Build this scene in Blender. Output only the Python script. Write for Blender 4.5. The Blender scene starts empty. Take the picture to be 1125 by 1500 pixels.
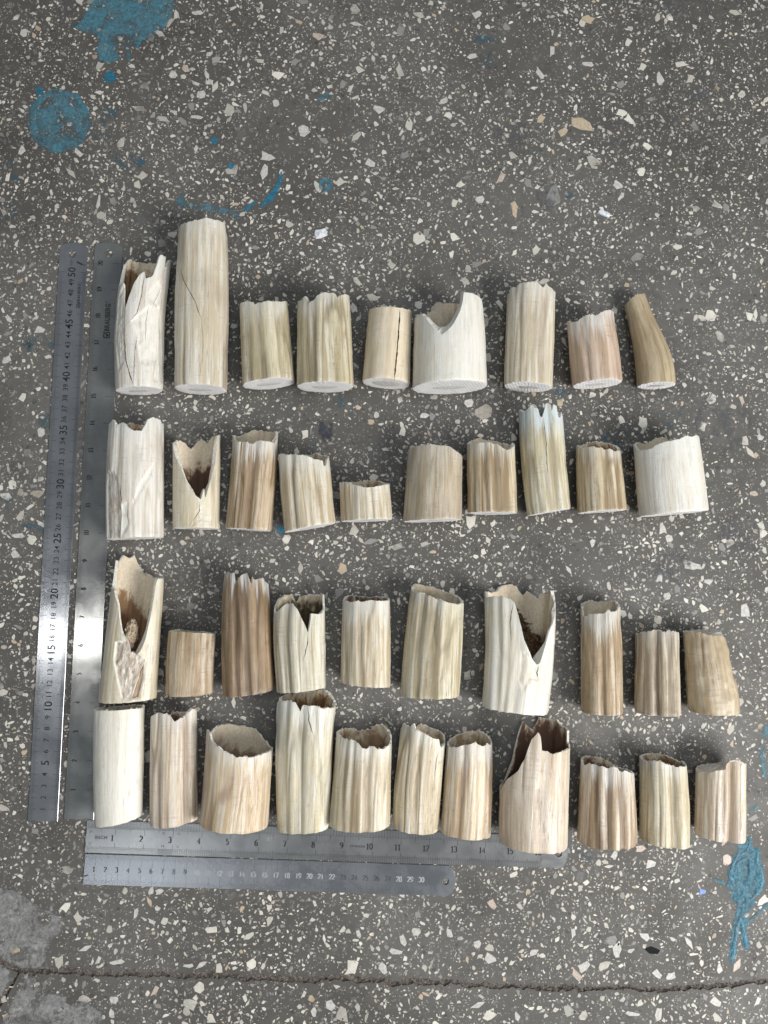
import bpy, bmesh, math, random
import numpy as np
from mathutils import Matrix, Vector, noise as mnoise

# ------------------------------------------------------------------ camera, light, exposure
S = bpy.context.scene
COL = S.collection
cam_d = bpy.data.cameras.new('camera'); cam = bpy.data.objects.new('camera', cam_d); COL.objects.link(cam)
cam.matrix_world = Matrix(((0.999357, -0.002807, -0.035742, 0.0), (0.0, 0.996929, -0.078307, 0.0), (0.035852, 0.078257, 0.996288, 0.6851), (0, 0, 0, 1)))
cam_d.sensor_fit = 'VERTICAL'; cam_d.sensor_height = 36.0; cam_d.sensor_width = 27.0; cam_d.lens = 25.992
cam_d.clip_start = 0.01; cam_d.clip_end = 60.0
S.camera = cam
S.view_settings.view_transform = 'Standard'; S.view_settings.look = 'None'
S.view_settings.exposure = 0.12; S.view_settings.gamma = 1.0
W = bpy.data.worlds.new('World'); S.world = W; W.use_nodes = True
W.node_tree.nodes['Background'].inputs[0].default_value = (0.80, 0.90, 1.0, 1)
W.node_tree.nodes['Background'].inputs[1].default_value = 0.11

def area_lamp(name, loc, target, sx, sy, power, color):
    d = bpy.data.lights.new(name, 'AREA'); d.shape = 'RECTANGLE'; d.size = sx; d.size_y = sy; d.energy = power; d.color = color
    o = bpy.data.objects.new(name, d); COL.objects.link(o); o.location = loc
    o.rotation_euler = (Vector(target) - Vector(loc)).to_track_quat('-Z', 'Y').to_euler()
    return o
area_lamp('window_light', (1.60, -0.95, 1.45), (0, 0, 0), 1.1, 1.1, 67, (1.0, 0.985, 0.96))
area_lamp('second_window_light', (-0.8, -1.25, 2.0), (0, 0, 0), 0.4, 0.4, 3, (0.90, 0.96, 1.0))
area_lamp('overhead_fill_light', (0.35, 0.55, 2.4), (0.1, 0, 0), 1.1, 1.1, 16, (0.90, 0.96, 1.0))  # added overhead fill to soften the shadows, not a known lamp
area_lamp('ceiling_tube_light', (-1.10, -0.245, 2.05), (-1.0, -0.245, 0), 0.085, 1.1, 3.6, (1.0, 0.98, 0.94))

# ------------------------------------------------------------------ helpers
rng = np.random.default_rng(11)
random.seed(5)
def link(o, parent=None):
    COL.objects.link(o)
    if parent is not None: o.parent = parent
    return o
def tag(o, label=None, cat=None, group=None, kind=None):
    if label: o['label'] = label
    if cat: o['category'] = cat
    if group: o['group'] = group
    if kind: o['kind'] = kind
    return o
def empty(name, loc=(0, 0, 0), rz=0.0):
    o = bpy.data.objects.new(name, None); o.empty_display_size = 0.02; o.location = loc; o.rotation_euler = (0, 0, rz); COL.objects.link(o); return o
def mesh_obj(name, verts, faces, mat, parent=None, smooth=False, attrs=None):
    me = bpy.data.meshes.new(name); me.from_pydata([tuple(v) for v in verts], [], [tuple(int(i) for i in f) for f in faces])
    me.materials.append(mat)
    if attrs:
        for k, a in attrs.items():
            a = np.asarray(a, dtype=np.float32)
            if a.ndim == 2:
                at = me.attributes.new(k, 'FLOAT_VECTOR', 'POINT'); at.data.foreach_set('vector', a.ravel())
            else:
                at = me.attributes.new(k, 'FLOAT', 'POINT'); at.data.foreach_set('value', a)
    me.polygons.foreach_set('use_smooth', [smooth] * len(me.polygons)); me.update()
    return link(bpy.data.objects.new(name, me), parent)

class NT:
    """small node-tree builder"""
    def __init__(self, name):
        self.m = bpy.data.materials.new(name); self.m.use_nodes = True
        self.t = self.m.node_tree; self.n = self.t.nodes; self.b = self.n['Principled BSDF']
    def add(self, typ, **k):
        nd = self.n.new(typ)
        for a, v in k.items(): setattr(nd, a, v)
        return nd
    def put(self, sock, v):
        if hasattr(v, 'is_linked') or isinstance(v, bpy.types.NodeSocket): self.t.links.new(v, sock)
        else:
            if hasattr(sock.default_value, '__len__') and len(sock.default_value) == 4 and len(v) == 3: v = (*v, 1)
            sock.default_value = v
    def math(self, op, a, b=None, c=None, clamp=False):
        nd = self.add('ShaderNodeMath', operation=op, use_clamp=clamp); self.put(nd.inputs[0], a)
        if b is not None: self.put(nd.inputs[1], b)
        if c is not None: self.put(nd.inputs[2], c)
        return nd.outputs[0]
    def vmul(self, v, s):
        nd = self.add('ShaderNodeVectorMath', operation='MULTIPLY'); self.put(nd.inputs[0], v); self.put(nd.inputs[1], s); return nd.outputs[0]
    def vadd(self, v, s):
        nd = self.add('ShaderNodeVectorMath', operation='ADD'); self.put(nd.inputs[0], v); self.put(nd.inputs[1], s); return nd.outputs[0]
    def noise(self, vec, scale, detail=3, rough=.55, dist=0.0, out='Fac'):
        nd = self.add('ShaderNodeTexNoise'); self.put(nd.inputs['Vector'], vec)
        nd.inputs['Scale'].default_value = scale; nd.inputs['Detail'].default_value = detail; nd.inputs['Roughness'].default_value = rough; nd.inputs['Distortion'].default_value = dist
        return nd.outputs[out]
    def ramp(self, x, lo, hi, a=0.0, b=1.0, smooth=True):
        nd = self.add('ShaderNodeMapRange', interpolation_type='SMOOTHSTEP' if smooth else 'LINEAR'); self.put(nd.inputs[0], x)
        for i, v in enumerate((lo, hi, a, b)): self.put(nd.inputs[i + 1], v)
        return nd.outputs[0]
    def mix(self, f, a, b, mode='MIX'):
        nd = self.add('ShaderNodeMix', data_type='RGBA', blend_type=mode); self.put(nd.inputs[0], f); self.put(nd.inputs[6], a); self.put(nd.inputs[7], b); return nd.outputs[2]
    def attr(self, name, typ='GEOMETRY', out='Fac'):
        nd = self.add('ShaderNodeAttribute', attribute_type=typ, attribute_name=name); return nd.outputs[out]
    def pos(self): return self.add('ShaderNodeNewGeometry').outputs['Position']
    def bump(self, h, strength, dist, normal=None):
        nd = self.add('ShaderNodeBump'); nd.inputs['Strength'].default_value = strength; nd.inputs['Distance'].default_value = dist; self.put(nd.inputs['Height'], h)
        if normal is not None: self.put(nd.inputs['Normal'], normal)
        return nd.outputs[0]
    def out(self, col=None, rough=None, normal=None, **k):
        if col is not None: self.put(self.b.inputs['Base Color'], col)
        if rough is not None: self.put(self.b.inputs['Roughness'], rough)
        if normal is not None: self.put(self.b.inputs['Normal'], normal)
        for a, v in k.items(): self.put(self.b.inputs[a.replace('_', ' ')], v)
        return self.m

def vnoise1(x, seed, per=None):
    """smooth 1-d value noise, optionally periodic"""
    r = np.random.default_rng(seed); n = int(per) if per else 512
    t = r.uniform(-1, 1, n); x = np.asarray(x, float); i = np.floor(x).astype(int); f = x - i; f = f * f * (3 - 2 * f)
    return t[i % n] * (1 - f) + t[(i + 1) % n] * f
def vnoise2(x, y, seed, perx=0):
    r = np.random.default_rng(seed); n = 64; t = r.uniform(-1, 1, (n, n)); px = int(perx) if perx else n
    i = np.floor(x).astype(int); j = np.floor(y).astype(int); f = x - i; g = y - j
    f = f * f * (3 - 2 * f); g = g * g * (3 - 2 * g)
    a = t[i % px % n, j % n]; b = t[(i + 1) % px % n, j % n]; c = t[i % px % n, (j + 1) % n]; d = t[(i + 1) % px % n, (j + 1) % n]
    return (a * (1 - f) + b * f) * (1 - g) + (c * (1 - f) + d * f) * g
# measured outlines of the tusk pieces, millimetres and degrees (0 = facing up)
PIECES = [
    {'loc': [-0.19811, 0.1622], 'rot': -1.73, 'ratio': 0.8, 'st': [(-10.0, 0.42, 21.08), (-3.9, 0.14, 21.2), (2.2, -0.14, 21.33), (8.3, -0.42, 21.45), (14.4, -0.7, 21.57), (20.6, -0.98, 21.69), (26.7, -1.26, 21.81), (32.8, -1.54, 21.93), (38.9, -1.8, 22.04), (45.0, -2.03, 22.11), (51.1, -2.21, 22.14), (57.2, -2.35, 22.14), (63.3, -2.42, 22.14), (69.4, -2.42, 22.12), (75.5, -2.36, 22.09), (81.7, -2.22, 22.05), (87.8, -2.0, 21.97), (93.9, -1.69, 21.86), (100.0, -1.3, 21.71), (106.1, -0.85, 21.5), (112.2, -0.35, 21.24), (118.3, 0.22, 20.91), (124.4, 0.83, 20.55), (130.5, 1.43, 20.18)], 'slant': 1.64, 'rim': [(-87.4, 95.7), (-40.3, 93.8), (-24.5, 59.3), (-22.5, 71.7), (-10.0, 90.3), (0.5, 100.7), (12.7, 105.1), (17.5, 97.7), (33.9, 101.7), (40.5, 113.7), (43.7, 123.1), (58.6, 123.6), (65.6, 122.8), (65.7, 113.2), (87.4, 122.6), (169.9, 125.0), (202.3, 125.3), (226.9, 124.5), (253.4, 124.2), (267.4, 114.6), (267.4, 121.2)], 'dents': [[[(-5.3, 59.1), (1.1, 65.6), (8.3, 72.8), (17.5, 76.0), (19.7, 55.9), (21.4, 9.2), (15.2, 7.7), (16.8, 26.8), (9.6, 20.4), (4.0, 22.7), (-0.1, 46.9)], 1.5, 0.3, 0.6], [[(-21.6, 42.8), (-20.3, 83.0), (-15.2, 92.9), (-11.2, 56.2), (-9.8, 22.5), (-15.7, 14.0)], 1.0, 0.42, 0.5], [[(7.7, 85.2), (15.4, 100.1), (18.6, 90.9), (15.8, 75.1), (8.7, 79.2)], 1.6, 0.25, 0.6]], 'cracks': [[[(13.8, 102.0), (13.2, 84.5), (5.3, 65.5), (-17.5, 54.5)], 0.9], [[(-24.6, 56.2), (-18.9, 22.4), (-0.1, -1.1)], 1.4], [[(31.0, 73.0), (27.7, 60.3), (26.4, 41.7)], 0.7], [[(7.2, 45.4), (1.8, 25.5), (-0.1, 2.7)], 0.7], [[(61.1, 93.2), (53.0, 84.4), (37.6, 70.4)], 0.7]], 'grooves': [], 'label': 'white split tusk piece with flaking shards and a brown slit, leftmost in the top row', 'tone': 'whitecream', 'jag': 0.5, 'stain': (8, 1.0, 'brown'), 'wall': 3},
    {'loc': [-0.1419, 0.16288], 'rot': 0.61, 'ratio': 0.9, 'st': [(-10.0, -0.04, 23.56), (-2.7, -0.01, 23.6), (4.5, 0.02, 23.63), (11.8, 0.06, 23.67), (19.1, 0.09, 23.7), (26.3, 0.12, 23.74), (33.6, 0.15, 23.77), (40.9, 0.19, 23.81), (48.1, 0.22, 23.84), (55.4, 0.24, 23.86), (62.6, 0.26, 23.85), (69.9, 0.27, 23.82), (77.2, 0.27, 23.77), (84.4, 0.27, 23.69), (91.7, 0.25, 23.59), (99.0, 0.23, 23.47), (106.2, 0.21, 23.35), (113.5, 0.19, 23.23), (120.8, 0.16, 23.11), (128.0, 0.14, 22.93), (135.3, 0.11, 22.67), (142.6, 0.05, 22.31), (149.8, 0.0, 21.91), (157.1, -0.05, 21.5)], 'slant': -0.43, 'rim': [(-87.4, 143.8), (-51.0, 149.2), (-27.3, 148.4), (-1.5, 149.8), (20.0, 152.5), (38.9, 152.1), (75.5, 154.4), (87.4, 146.1), (180.0, 145.5)], 'dents': [], 'cracks': [[[(-42.3, 104.7), (-26.6, 90.0), (-4.0, 73.6), (10.7, 56.8)], 1.1], [[(10.7, 56.8), (13.6, 38.5), (13.5, 17.2)], 0.5]], 'grooves': [], 'label': 'tallest tusk piece of all, a smooth cream cylinder with a thin diagonal crack', 'tone': 'cream', 'jag': 0.25, 'cap': 1},
    {'loc': [-0.08095, 0.16883], 'rot': 4.56, 'ratio': 0.86, 'st': [(-10.0, 0.02, 24.04), (-6.2, 0.02, 23.95), (-2.3, 0.02, 23.85), (1.5, 0.02, 23.75), (5.4, 0.02, 23.65), (9.2, 0.02, 23.55), (13.0, 0.02, 23.45), (16.9, 0.02, 23.35), (20.7, 0.02, 23.25), (24.6, 0.02, 23.15), (28.4, 0.02, 23.06), (32.3, 0.02, 22.96), (36.1, 0.02, 22.86), (39.9, 0.02, 22.76), (43.8, 0.02, 22.66), (47.6, 0.02, 22.56), (51.5, 0.02, 22.46), (55.3, 0.02, 22.36), (59.1, 0.02, 22.26), (63.0, 0.02, 22.17), (66.8, 0.02, 22.07), (70.7, 0.02, 21.97), (74.5, 0.02, 21.87), (78.3, 0.02, 21.77)], 'slant': 0.68, 'rim': [(-82.7, 74.4), (-47.3, 73.2), (-30.3, 72.2), (-17.0, 69.3), (-2.6, 69.9), (17.3, 70.8), (38.8, 71.1), (58.6, 72.6), (87.4, 75.5), (180.0, 68.2)], 'dents': [], 'cracks': [], 'grooves': [(-11.5, 1.0, 16), (-38.3, 0.5, 9)], 'label': 'straight olive cream tusk piece with grooved front, next right of the tallest piece', 'tone': 'olive', 'jag': 0.3},
    {'loc': [-0.02986, 0.1659], 'rot': 1.54, 'ratio': 0.86, 'st': [(-10.0, -0.01, 25.93), (-5.8, -0.01, 25.86), (-1.7, -0.01, 25.78), (2.5, -0.01, 25.71), (6.6, -0.01, 25.64), (10.8, -0.01, 25.56), (14.9, -0.01, 25.49), (19.1, -0.01, 25.41), (23.2, -0.01, 25.34), (27.4, -0.02, 25.26), (31.5, -0.02, 25.19), (35.7, -0.02, 25.11), (39.8, -0.02, 25.03), (44.0, -0.02, 24.94), (48.2, -0.02, 24.85), (52.3, -0.02, 24.75), (56.5, -0.02, 24.65), (60.6, -0.02, 24.54), (64.8, -0.01, 24.43), (68.9, -0.01, 24.32), (73.1, -0.01, 24.22), (77.2, -0.01, 24.11), (81.4, -0.0, 24.0), (85.5, -0.0, 23.89)], 'slant': -0.46, 'rim': [(-84.4, 79.4), (-54.7, 77.0), (-43.4, 80.1), (-38.3, 76.9), (-35.5, 72.6), (-28.9, 73.3), (-18.8, 75.1), (-9.3, 78.7), (5.2, 80.9), (21.9, 81.3), (30.6, 80.3), (34.6, 77.7), (43.2, 80.5), (57.7, 82.7), (76.4, 83.5), (83.5, 78.8), (180.0, 75.1)], 'dents': [], 'cracks': [], 'grooves': [(-38.3, 0.7, 7), (-23.6, 0.8, 9), (14.5, 0.5, 10)], 'label': 'olive cream tusk piece with small spike on notched rim, left of the beige split one', 'tone': 'olive', 'jag': 0.3},
    {'loc': [0.02561, 0.17022], 'rot': -3.53, 'ratio': 0.92, 'st': [(-10.0, -0.04, 22.17), (-6.4, -0.03, 22.06), (-2.9, -0.01, 21.95), (0.7, -0.0, 21.84), (4.2, 0.01, 21.73), (7.8, 0.02, 21.62), (11.3, 0.03, 21.51), (14.9, 0.04, 21.4), (18.5, 0.05, 21.29), (22.0, 0.06, 21.18), (25.6, 0.07, 21.07), (29.1, 0.07, 20.96), (32.7, 0.08, 20.86), (36.2, 0.07, 20.76), (39.8, 0.07, 20.65), (43.4, 0.06, 20.55), (46.9, 0.05, 20.46), (50.5, 0.04, 20.36), (54.0, 0.03, 20.26), (57.6, 0.02, 20.16), (61.1, 0.01, 20.06), (64.7, 0.0, 19.96), (68.3, -0.01, 19.86), (71.8, -0.02, 19.76)], 'slant': -0.19, 'rim': [(-87.4, 67.3), (-47.0, 66.2), (-15.9, 65.8), (20.0, 66.1), (48.1, 66.9), (87.4, 68.9), (180.0, 62.5)], 'dents': [], 'cracks': [[[(23.6, 65.2), (23.0, 44.7), (21.2, 24.0), (18.4, -1.6)], 2.2]], 'grooves': [], 'label': 'short faceted beige tusk piece with a long dark split down its front', 'tone': 'beige', 'jag': 0.08, 'cap': 1, 'core': 'ring', 'flute': 0.3},
    {'loc': [0.0833, 0.16537], 'rot': 0.05, 'ratio': 0.8, 'st': [(-10.0, -0.05, 34.06), (-5.7, -0.02, 33.97), (-1.5, 0.02, 33.88), (2.8, 0.05, 33.79), (7.0, 0.09, 33.7), (11.3, 0.12, 33.61), (15.5, 0.16, 33.52), (19.8, 0.2, 33.43), (24.0, 0.24, 33.33), (28.3, 0.28, 33.23), (32.5, 0.3, 33.11), (36.8, 0.32, 32.97), (41.0, 0.33, 32.82), (45.3, 0.33, 32.66), (49.5, 0.32, 32.48), (53.8, 0.29, 32.3), (58.0, 0.25, 32.1), (62.3, 0.22, 31.91), (66.5, 0.19, 31.71), (70.8, 0.15, 31.52), (75.0, 0.12, 31.33), (79.3, 0.08, 31.13), (83.5, 0.05, 30.94), (87.8, 0.01, 30.74)], 'slant': 1.42, 'rim': [(-87.4, 64.2), (-60.1, 62.5), (-48.9, 59.7), (-38.3, 52.9), (-27.9, 46.0), (-18.9, 40.4), (-10.4, 43.9), (-3.6, 47.6), (2.3, 52.6), (12.3, 63.0), (17.2, 72.0), (19.5, 80.3), (34.6, 81.2), (51.3, 80.2), (65.8, 78.8), (73.7, 73.7), (153.5, 81.7), (166.2, 83.7), (175.8, 85.3), (185.5, 84.5), (195.6, 85.3), (206.3, 84.2), (211.0, 73.3)], 'dents': [], 'cracks': [], 'grooves': [], 'label': 'wide white tusk piece with a broad scooped notch in its top', 'tone': 'white', 'jag': 0.15, 'bevel': 9, 'stain': (30, 0.5, 'tan'), 'wall': 7, 'flute': 0.45},
    {'loc': [0.15677, 0.16834], 'rot': -2.77, 'ratio': 0.86, 'st': [(-10.0, -0.03, 22.13), (-5.4, -0.02, 22.15), (-0.7, -0.0, 22.17), (3.9, 0.01, 22.19), (8.5, 0.03, 22.21), (13.2, 0.04, 22.23), (17.8, 0.06, 22.25), (22.4, 0.07, 22.26), (27.1, 0.08, 22.28), (31.7, 0.1, 22.3), (36.3, 0.11, 22.32), (41.0, 0.12, 22.34), (45.6, 0.13, 22.36), (50.2, 0.13, 22.38), (54.9, 0.13, 22.4), (59.5, 0.12, 22.42), (64.1, 0.11, 22.44), (68.8, 0.09, 22.45), (73.4, 0.07, 22.47), (78.0, 0.05, 22.48), (82.7, 0.03, 22.5), (87.3, 0.01, 22.52), (91.9, -0.01, 22.53), (96.6, -0.03, 22.55)], 'slant': -0.28, 'rim': [(-87.4, 85.7), (-74.3, 86.8), (-64.7, 89.9), (-52.0, 88.9), (-39.9, 91.8), (-29.0, 92.5), (-20.3, 91.1), (-8.8, 93.2), (4.8, 91.3), (15.8, 88.2), (21.6, 88.6), (27.5, 92.4), (37.1, 90.6), (49.3, 88.5), (68.2, 88.7), (180.0, 85.9)], 'dents': [], 'cracks': [], 'grooves': [(-5.7, 0.5, 12), (23.6, 0.5, 12)], 'label': 'tall cream tusk piece with a greyish scalloped top, third from right in the top row', 'tone': 'cream', 'jag': 0.35, 'core': 'dark'},
    {'loc': [0.22153, 0.17156], 'rot': 4.86, 'ratio': 0.84, 'st': [(-10.0, -0.01, 22.75), (-6.5, -0.01, 22.74), (-3.1, -0.0, 22.73), (0.4, -0.0, 22.72), (3.8, 0.0, 22.7), (7.3, 0.01, 22.69), (10.7, 0.01, 22.68), (14.2, 0.02, 22.67), (17.6, 0.02, 22.65), (21.1, 0.02, 22.64), (24.6, 0.03, 22.62), (28.0, 0.04, 22.59), (31.5, 0.05, 22.54), (34.9, 0.06, 22.48), (38.4, 0.06, 22.41), (41.8, 0.07, 22.32), (45.3, 0.07, 22.22), (48.7, 0.07, 22.11), (52.2, 0.06, 21.99), (55.7, 0.06, 21.88), (59.1, 0.05, 21.77), (62.6, 0.05, 21.66), (66.0, 0.04, 21.55), (69.5, 0.04, 21.44)], 'slant': -0.22, 'rim': [(-87.4, 60.8), (-61.0, 57.4), (-47.5, 57.0), (-33.3, 59.8), (-19.0, 60.5), (-8.6, 60.8), (-3.9, 59.4), (5.2, 59.8), (11.4, 61.4), (24.8, 63.8), (44.7, 64.9), (70.1, 64.6), (180.0, 56.7)], 'dents': [], 'cracks': [], 'grooves': [(-33.4, 0.6, 9), (-5.7, 0.4, 8)], 'label': 'short pinkish brown tusk piece with a white top rising to the right', 'tone': 'pink', 'jag': 0.25, 'core': 'plain'},
    {'loc': [0.27876, 0.1718], 'rot': 10.38, 'ratio': 0.84, 'st': [(-10.0, -1.39, 17.71), (-5.7, -0.79, 17.68), (-1.4, -0.2, 17.66), (2.9, 0.39, 17.64), (7.2, 0.97, 17.61), (11.6, 1.48, 17.51), (15.9, 1.91, 17.35), (20.2, 2.27, 17.1), (24.5, 2.53, 16.78), (28.8, 2.67, 16.38), (33.1, 2.69, 15.92), (37.4, 2.61, 15.4), (41.7, 2.49, 14.89), (46.0, 2.3, 14.35), (50.3, 2.03, 13.79), (54.7, 1.7, 13.25), (59.0, 1.36, 12.73), (63.3, 1.01, 12.25), (67.6, 0.68, 11.82), (71.9, 0.35, 11.44), (76.2, 0.06, 11.12), (80.5, -0.2, 10.87), (84.8, -0.4, 10.67), (89.1, -0.58, 10.49)], 'slant': -2.66, 'rim': [(-70.5, 81.6), (-39.7, 85.4), (-15.2, 87.0), (0.9, 87.8), (27.1, 87.8), (87.4, 89.0), (87.4, 88.0), (180.0, 83.8)], 'dents': [], 'cracks': [[[(12.0, 77.9), (9.1, 74.2), (8.2, 70.4)], 0.8]], 'grooves': [], 'label': 'tapering olive brown tusk piece with a bulging right side, last in the top row', 'tone': 'olivedark', 'jag': 0.2, 'cap': 1, 'core': 'dark', 'flute': 0.35},
    {'loc': [-0.1972, 0.02819], 'rot': 1.03, 'ratio': 0.82, 'st': [(-10.0, 0.18, 24.9), (-4.8, 0.08, 24.93), (0.5, -0.01, 24.97), (5.7, -0.11, 25.0), (10.9, -0.21, 25.04), (16.2, -0.3, 25.07), (21.4, -0.39, 25.09), (26.6, -0.46, 25.11), (31.9, -0.53, 25.11), (37.1, -0.59, 25.11), (42.3, -0.64, 25.1), (47.6, -0.67, 25.07), (52.8, -0.67, 25.02), (58.0, -0.66, 24.95), (63.3, -0.63, 24.87), (68.5, -0.58, 24.77), (73.7, -0.51, 24.65), (78.9, -0.42, 24.51), (84.2, -0.33, 24.37), (89.4, -0.23, 24.22), (94.6, -0.13, 24.08), (99.9, -0.04, 23.93), (105.1, 0.06, 23.79), (110.3, 0.15, 23.64)], 'slant': 0.71, 'rim': [(-69.9, 101.1), (-44.0, 103.8), (-30.7, 99.0), (-17.9, 101.7), (-13.8, 100.4), (-6.0, 96.9), (3.2, 93.8), (13.5, 92.6), (25.4, 93.3), (26.3, 95.6), (30.4, 98.0), (35.6, 103.5), (45.4, 105.8), (61.7, 105.6), (87.4, 102.6), (182.9, 105.1), (202.8, 107.6), (218.9, 105.2)], 'dents': [[[(-23.1, 56.6), (-15.4, 58.5), (-10.9, 47.7), (-8.3, 31.3), (-6.6, 20.9), (-8.1, -1.1), (-21.9, -0.4)], 1.6, 0.55, 0.5], [[(2.9, 29.6), (8.9, 45.9), (19.3, 66.2), (17.6, 55.4), (10.3, 40.0), (5.0, 28.1)], 1.2, 0.3, 0.7], [[(-6.7, 28.3), (-0.7, 31.1), (0.9, 10.5), (-6.5, 0.4)], 1.0, 0.35, 0.5]], 'cracks': [[[(-18.1, 47.6), (-14.2, 34.2), (-14.4, 22.4)], 1.2], [[(-2.1, 25.2), (0.9, 10.5)], 0.9], [[(7.8, 38.4), (14.2, 30.3)], 0.8]], 'grooves': [(-26.7, 0.7, 7)], 'label': 'large cream tusk piece with a splintered face, beside the rulers in the second row', 'tone': 'whitecream', 'jag': 0.5, 'stain': (2, 1.0, 'brown')},
    {'loc': [-0.14432, 0.03722], 'rot': 1.02, 'ratio': 0.8, 'st': [(-10.0, -0.04, 20.79), (-5.7, -0.02, 20.83), (-1.3, -0.0, 20.86), (3.0, 0.02, 20.9), (7.3, 0.04, 20.94), (11.7, 0.06, 20.97), (16.0, 0.07, 21.01), (20.3, 0.09, 21.05), (24.7, 0.11, 21.08), (29.0, 0.12, 21.12), (33.3, 0.13, 21.14), (37.7, 0.13, 21.16), (42.0, 0.13, 21.18), (46.3, 0.13, 21.19), (50.7, 0.12, 21.2), (55.0, 0.1, 21.2), (59.3, 0.09, 21.21), (63.7, 0.07, 21.21), (68.0, 0.06, 21.21), (72.3, 0.04, 21.22), (76.7, 0.03, 21.22), (81.0, 0.01, 21.22), (85.3, -0.0, 21.23), (89.7, -0.02, 21.23)], 'slant': -0.64, 'rim': [(-70.1, 75.4), (-55.8, 66.4), (-31.7, 53.4), (-10.8, 38.0), (7.5, 28.1), (19.5, 24.4), (27.5, 35.0), (29.8, 25.2), (45.5, 42.8), (59.5, 58.4), (69.1, 75.7), (79.1, 83.2), (112.9, 85.4), (142.5, 85.4), (155.4, 78.6), (176.4, 84.2), (192.2, 78.9), (206.7, 74.0), (225.5, 79.1), (240.4, 81.4), (267.4, 78.1)], 'dents': [[[(2.9, 13.9), (9.9, 19.9), (13.2, 14.0), (16.4, 2.9), (7.1, 6.5), (-1.6, -0.2), (0.7, 6.5)], 0.45, 0.03, 0.3]], 'cracks': [[[(17.5, 23.6), (16.4, 13.9), (1.7, 6.5), (-8.4, 0.6)], 1.0]], 'grooves': [], 'label': 'cream tusk piece opened by a deep V, dark inside, between two taller second row pieces', 'tone': 'ivory', 'jag': 0.3, 'stain': (22, 1.0, 'dark'), 'wall': 3.5, 'dep': 0.72, 'flute': 0.4},
    {'loc': [-0.09795, 0.03627], 'rot': -3.39, 'ratio': 0.86, 'st': [(-10.0, -0.27, 20.4), (-5.4, -0.15, 20.4), (-0.8, -0.02, 20.39), (3.8, 0.1, 20.39), (8.5, 0.23, 20.39), (13.1, 0.35, 20.38), (17.7, 0.48, 20.38), (22.3, 0.6, 20.37), (26.9, 0.71, 20.38), (31.5, 0.79, 20.38), (36.1, 0.83, 20.38), (40.8, 0.84, 20.38), (45.4, 0.82, 20.37), (50.0, 0.77, 20.37), (54.6, 0.69, 20.36), (59.2, 0.59, 20.34), (63.8, 0.49, 20.32), (68.4, 0.39, 20.3), (73.0, 0.3, 20.29), (77.7, 0.2, 20.27), (82.3, 0.1, 20.25), (86.9, 0.01, 20.23), (91.5, -0.09, 20.21), (96.1, -0.19, 20.19)], 'slant': -0.04, 'rim': [(-74.7, 83.2), (-42.7, 76.4), (-18.4, 76.3), (1.5, 75.3), (15.8, 78.5), (28.9, 78.6), (46.4, 79.0), (66.9, 78.7), (87.4, 88.9), (92.6, 89.9), (147.1, 92.2), (174.0, 93.2), (193.3, 93.5), (217.6, 88.5), (242.3, 84.1), (267.4, 84.2)], 'dents': [], 'cracks': [], 'grooves': [(5.7, 1.8, 14), (-26.7, 0.6, 9)], 'label': 'slender brown streaked tusk piece with a deep groove down its middle, in the second row', 'tone': 'brown', 'jag': 0.2, 'stain': (14, 0.8, 'brown'), 'wl': 9},
    {'loc': [-0.04288, 0.03795], 'rot': 5.52, 'ratio': 0.84, 'st': [(-10.0, 0.06, 23.42), (-6.4, 0.04, 23.4), (-2.8, 0.02, 23.39), (0.8, 0.0, 23.37), (4.4, -0.01, 23.36), (8.0, -0.03, 23.34), (11.6, -0.05, 23.33), (15.2, -0.07, 23.31), (18.8, -0.08, 23.3), (22.3, -0.1, 23.28), (25.9, -0.12, 23.27), (29.5, -0.13, 23.25), (33.1, -0.14, 23.23), (36.7, -0.14, 23.2), (40.3, -0.14, 23.17), (43.9, -0.13, 23.13), (47.5, -0.11, 23.08), (51.1, -0.09, 23.03), (54.7, -0.07, 22.98), (58.3, -0.04, 22.93), (61.9, -0.02, 22.87), (65.5, 0.0, 22.82), (69.1, 0.03, 22.77), (72.7, 0.05, 22.71)], 'slant': 2.09, 'rim': [(-81.2, 67.3), (-52.9, 67.2), (-38.3, 64.7), (-21.7, 64.8), (-1.7, 63.6), (13.5, 61.5), (29.3, 58.9), (51.0, 57.0), (51.1, 52.2), (59.2, 52.8), (72.2, 60.4), (87.4, 61.9), (92.6, 63.0), (128.0, 65.9), (151.0, 69.7), (166.1, 68.0)], 'dents': [], 'cracks': [], 'grooves': [(-26.7, 0.7, 10), (5.7, 0.6, 10), (30.0, 0.5, 8)], 'label': 'leaning cream tusk piece with slanted sawn base and brown hollow at its top right corner', 'tone': 'cream2', 'jag': 0.25, 'stain': (4, 0.9, 'orange')},
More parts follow.
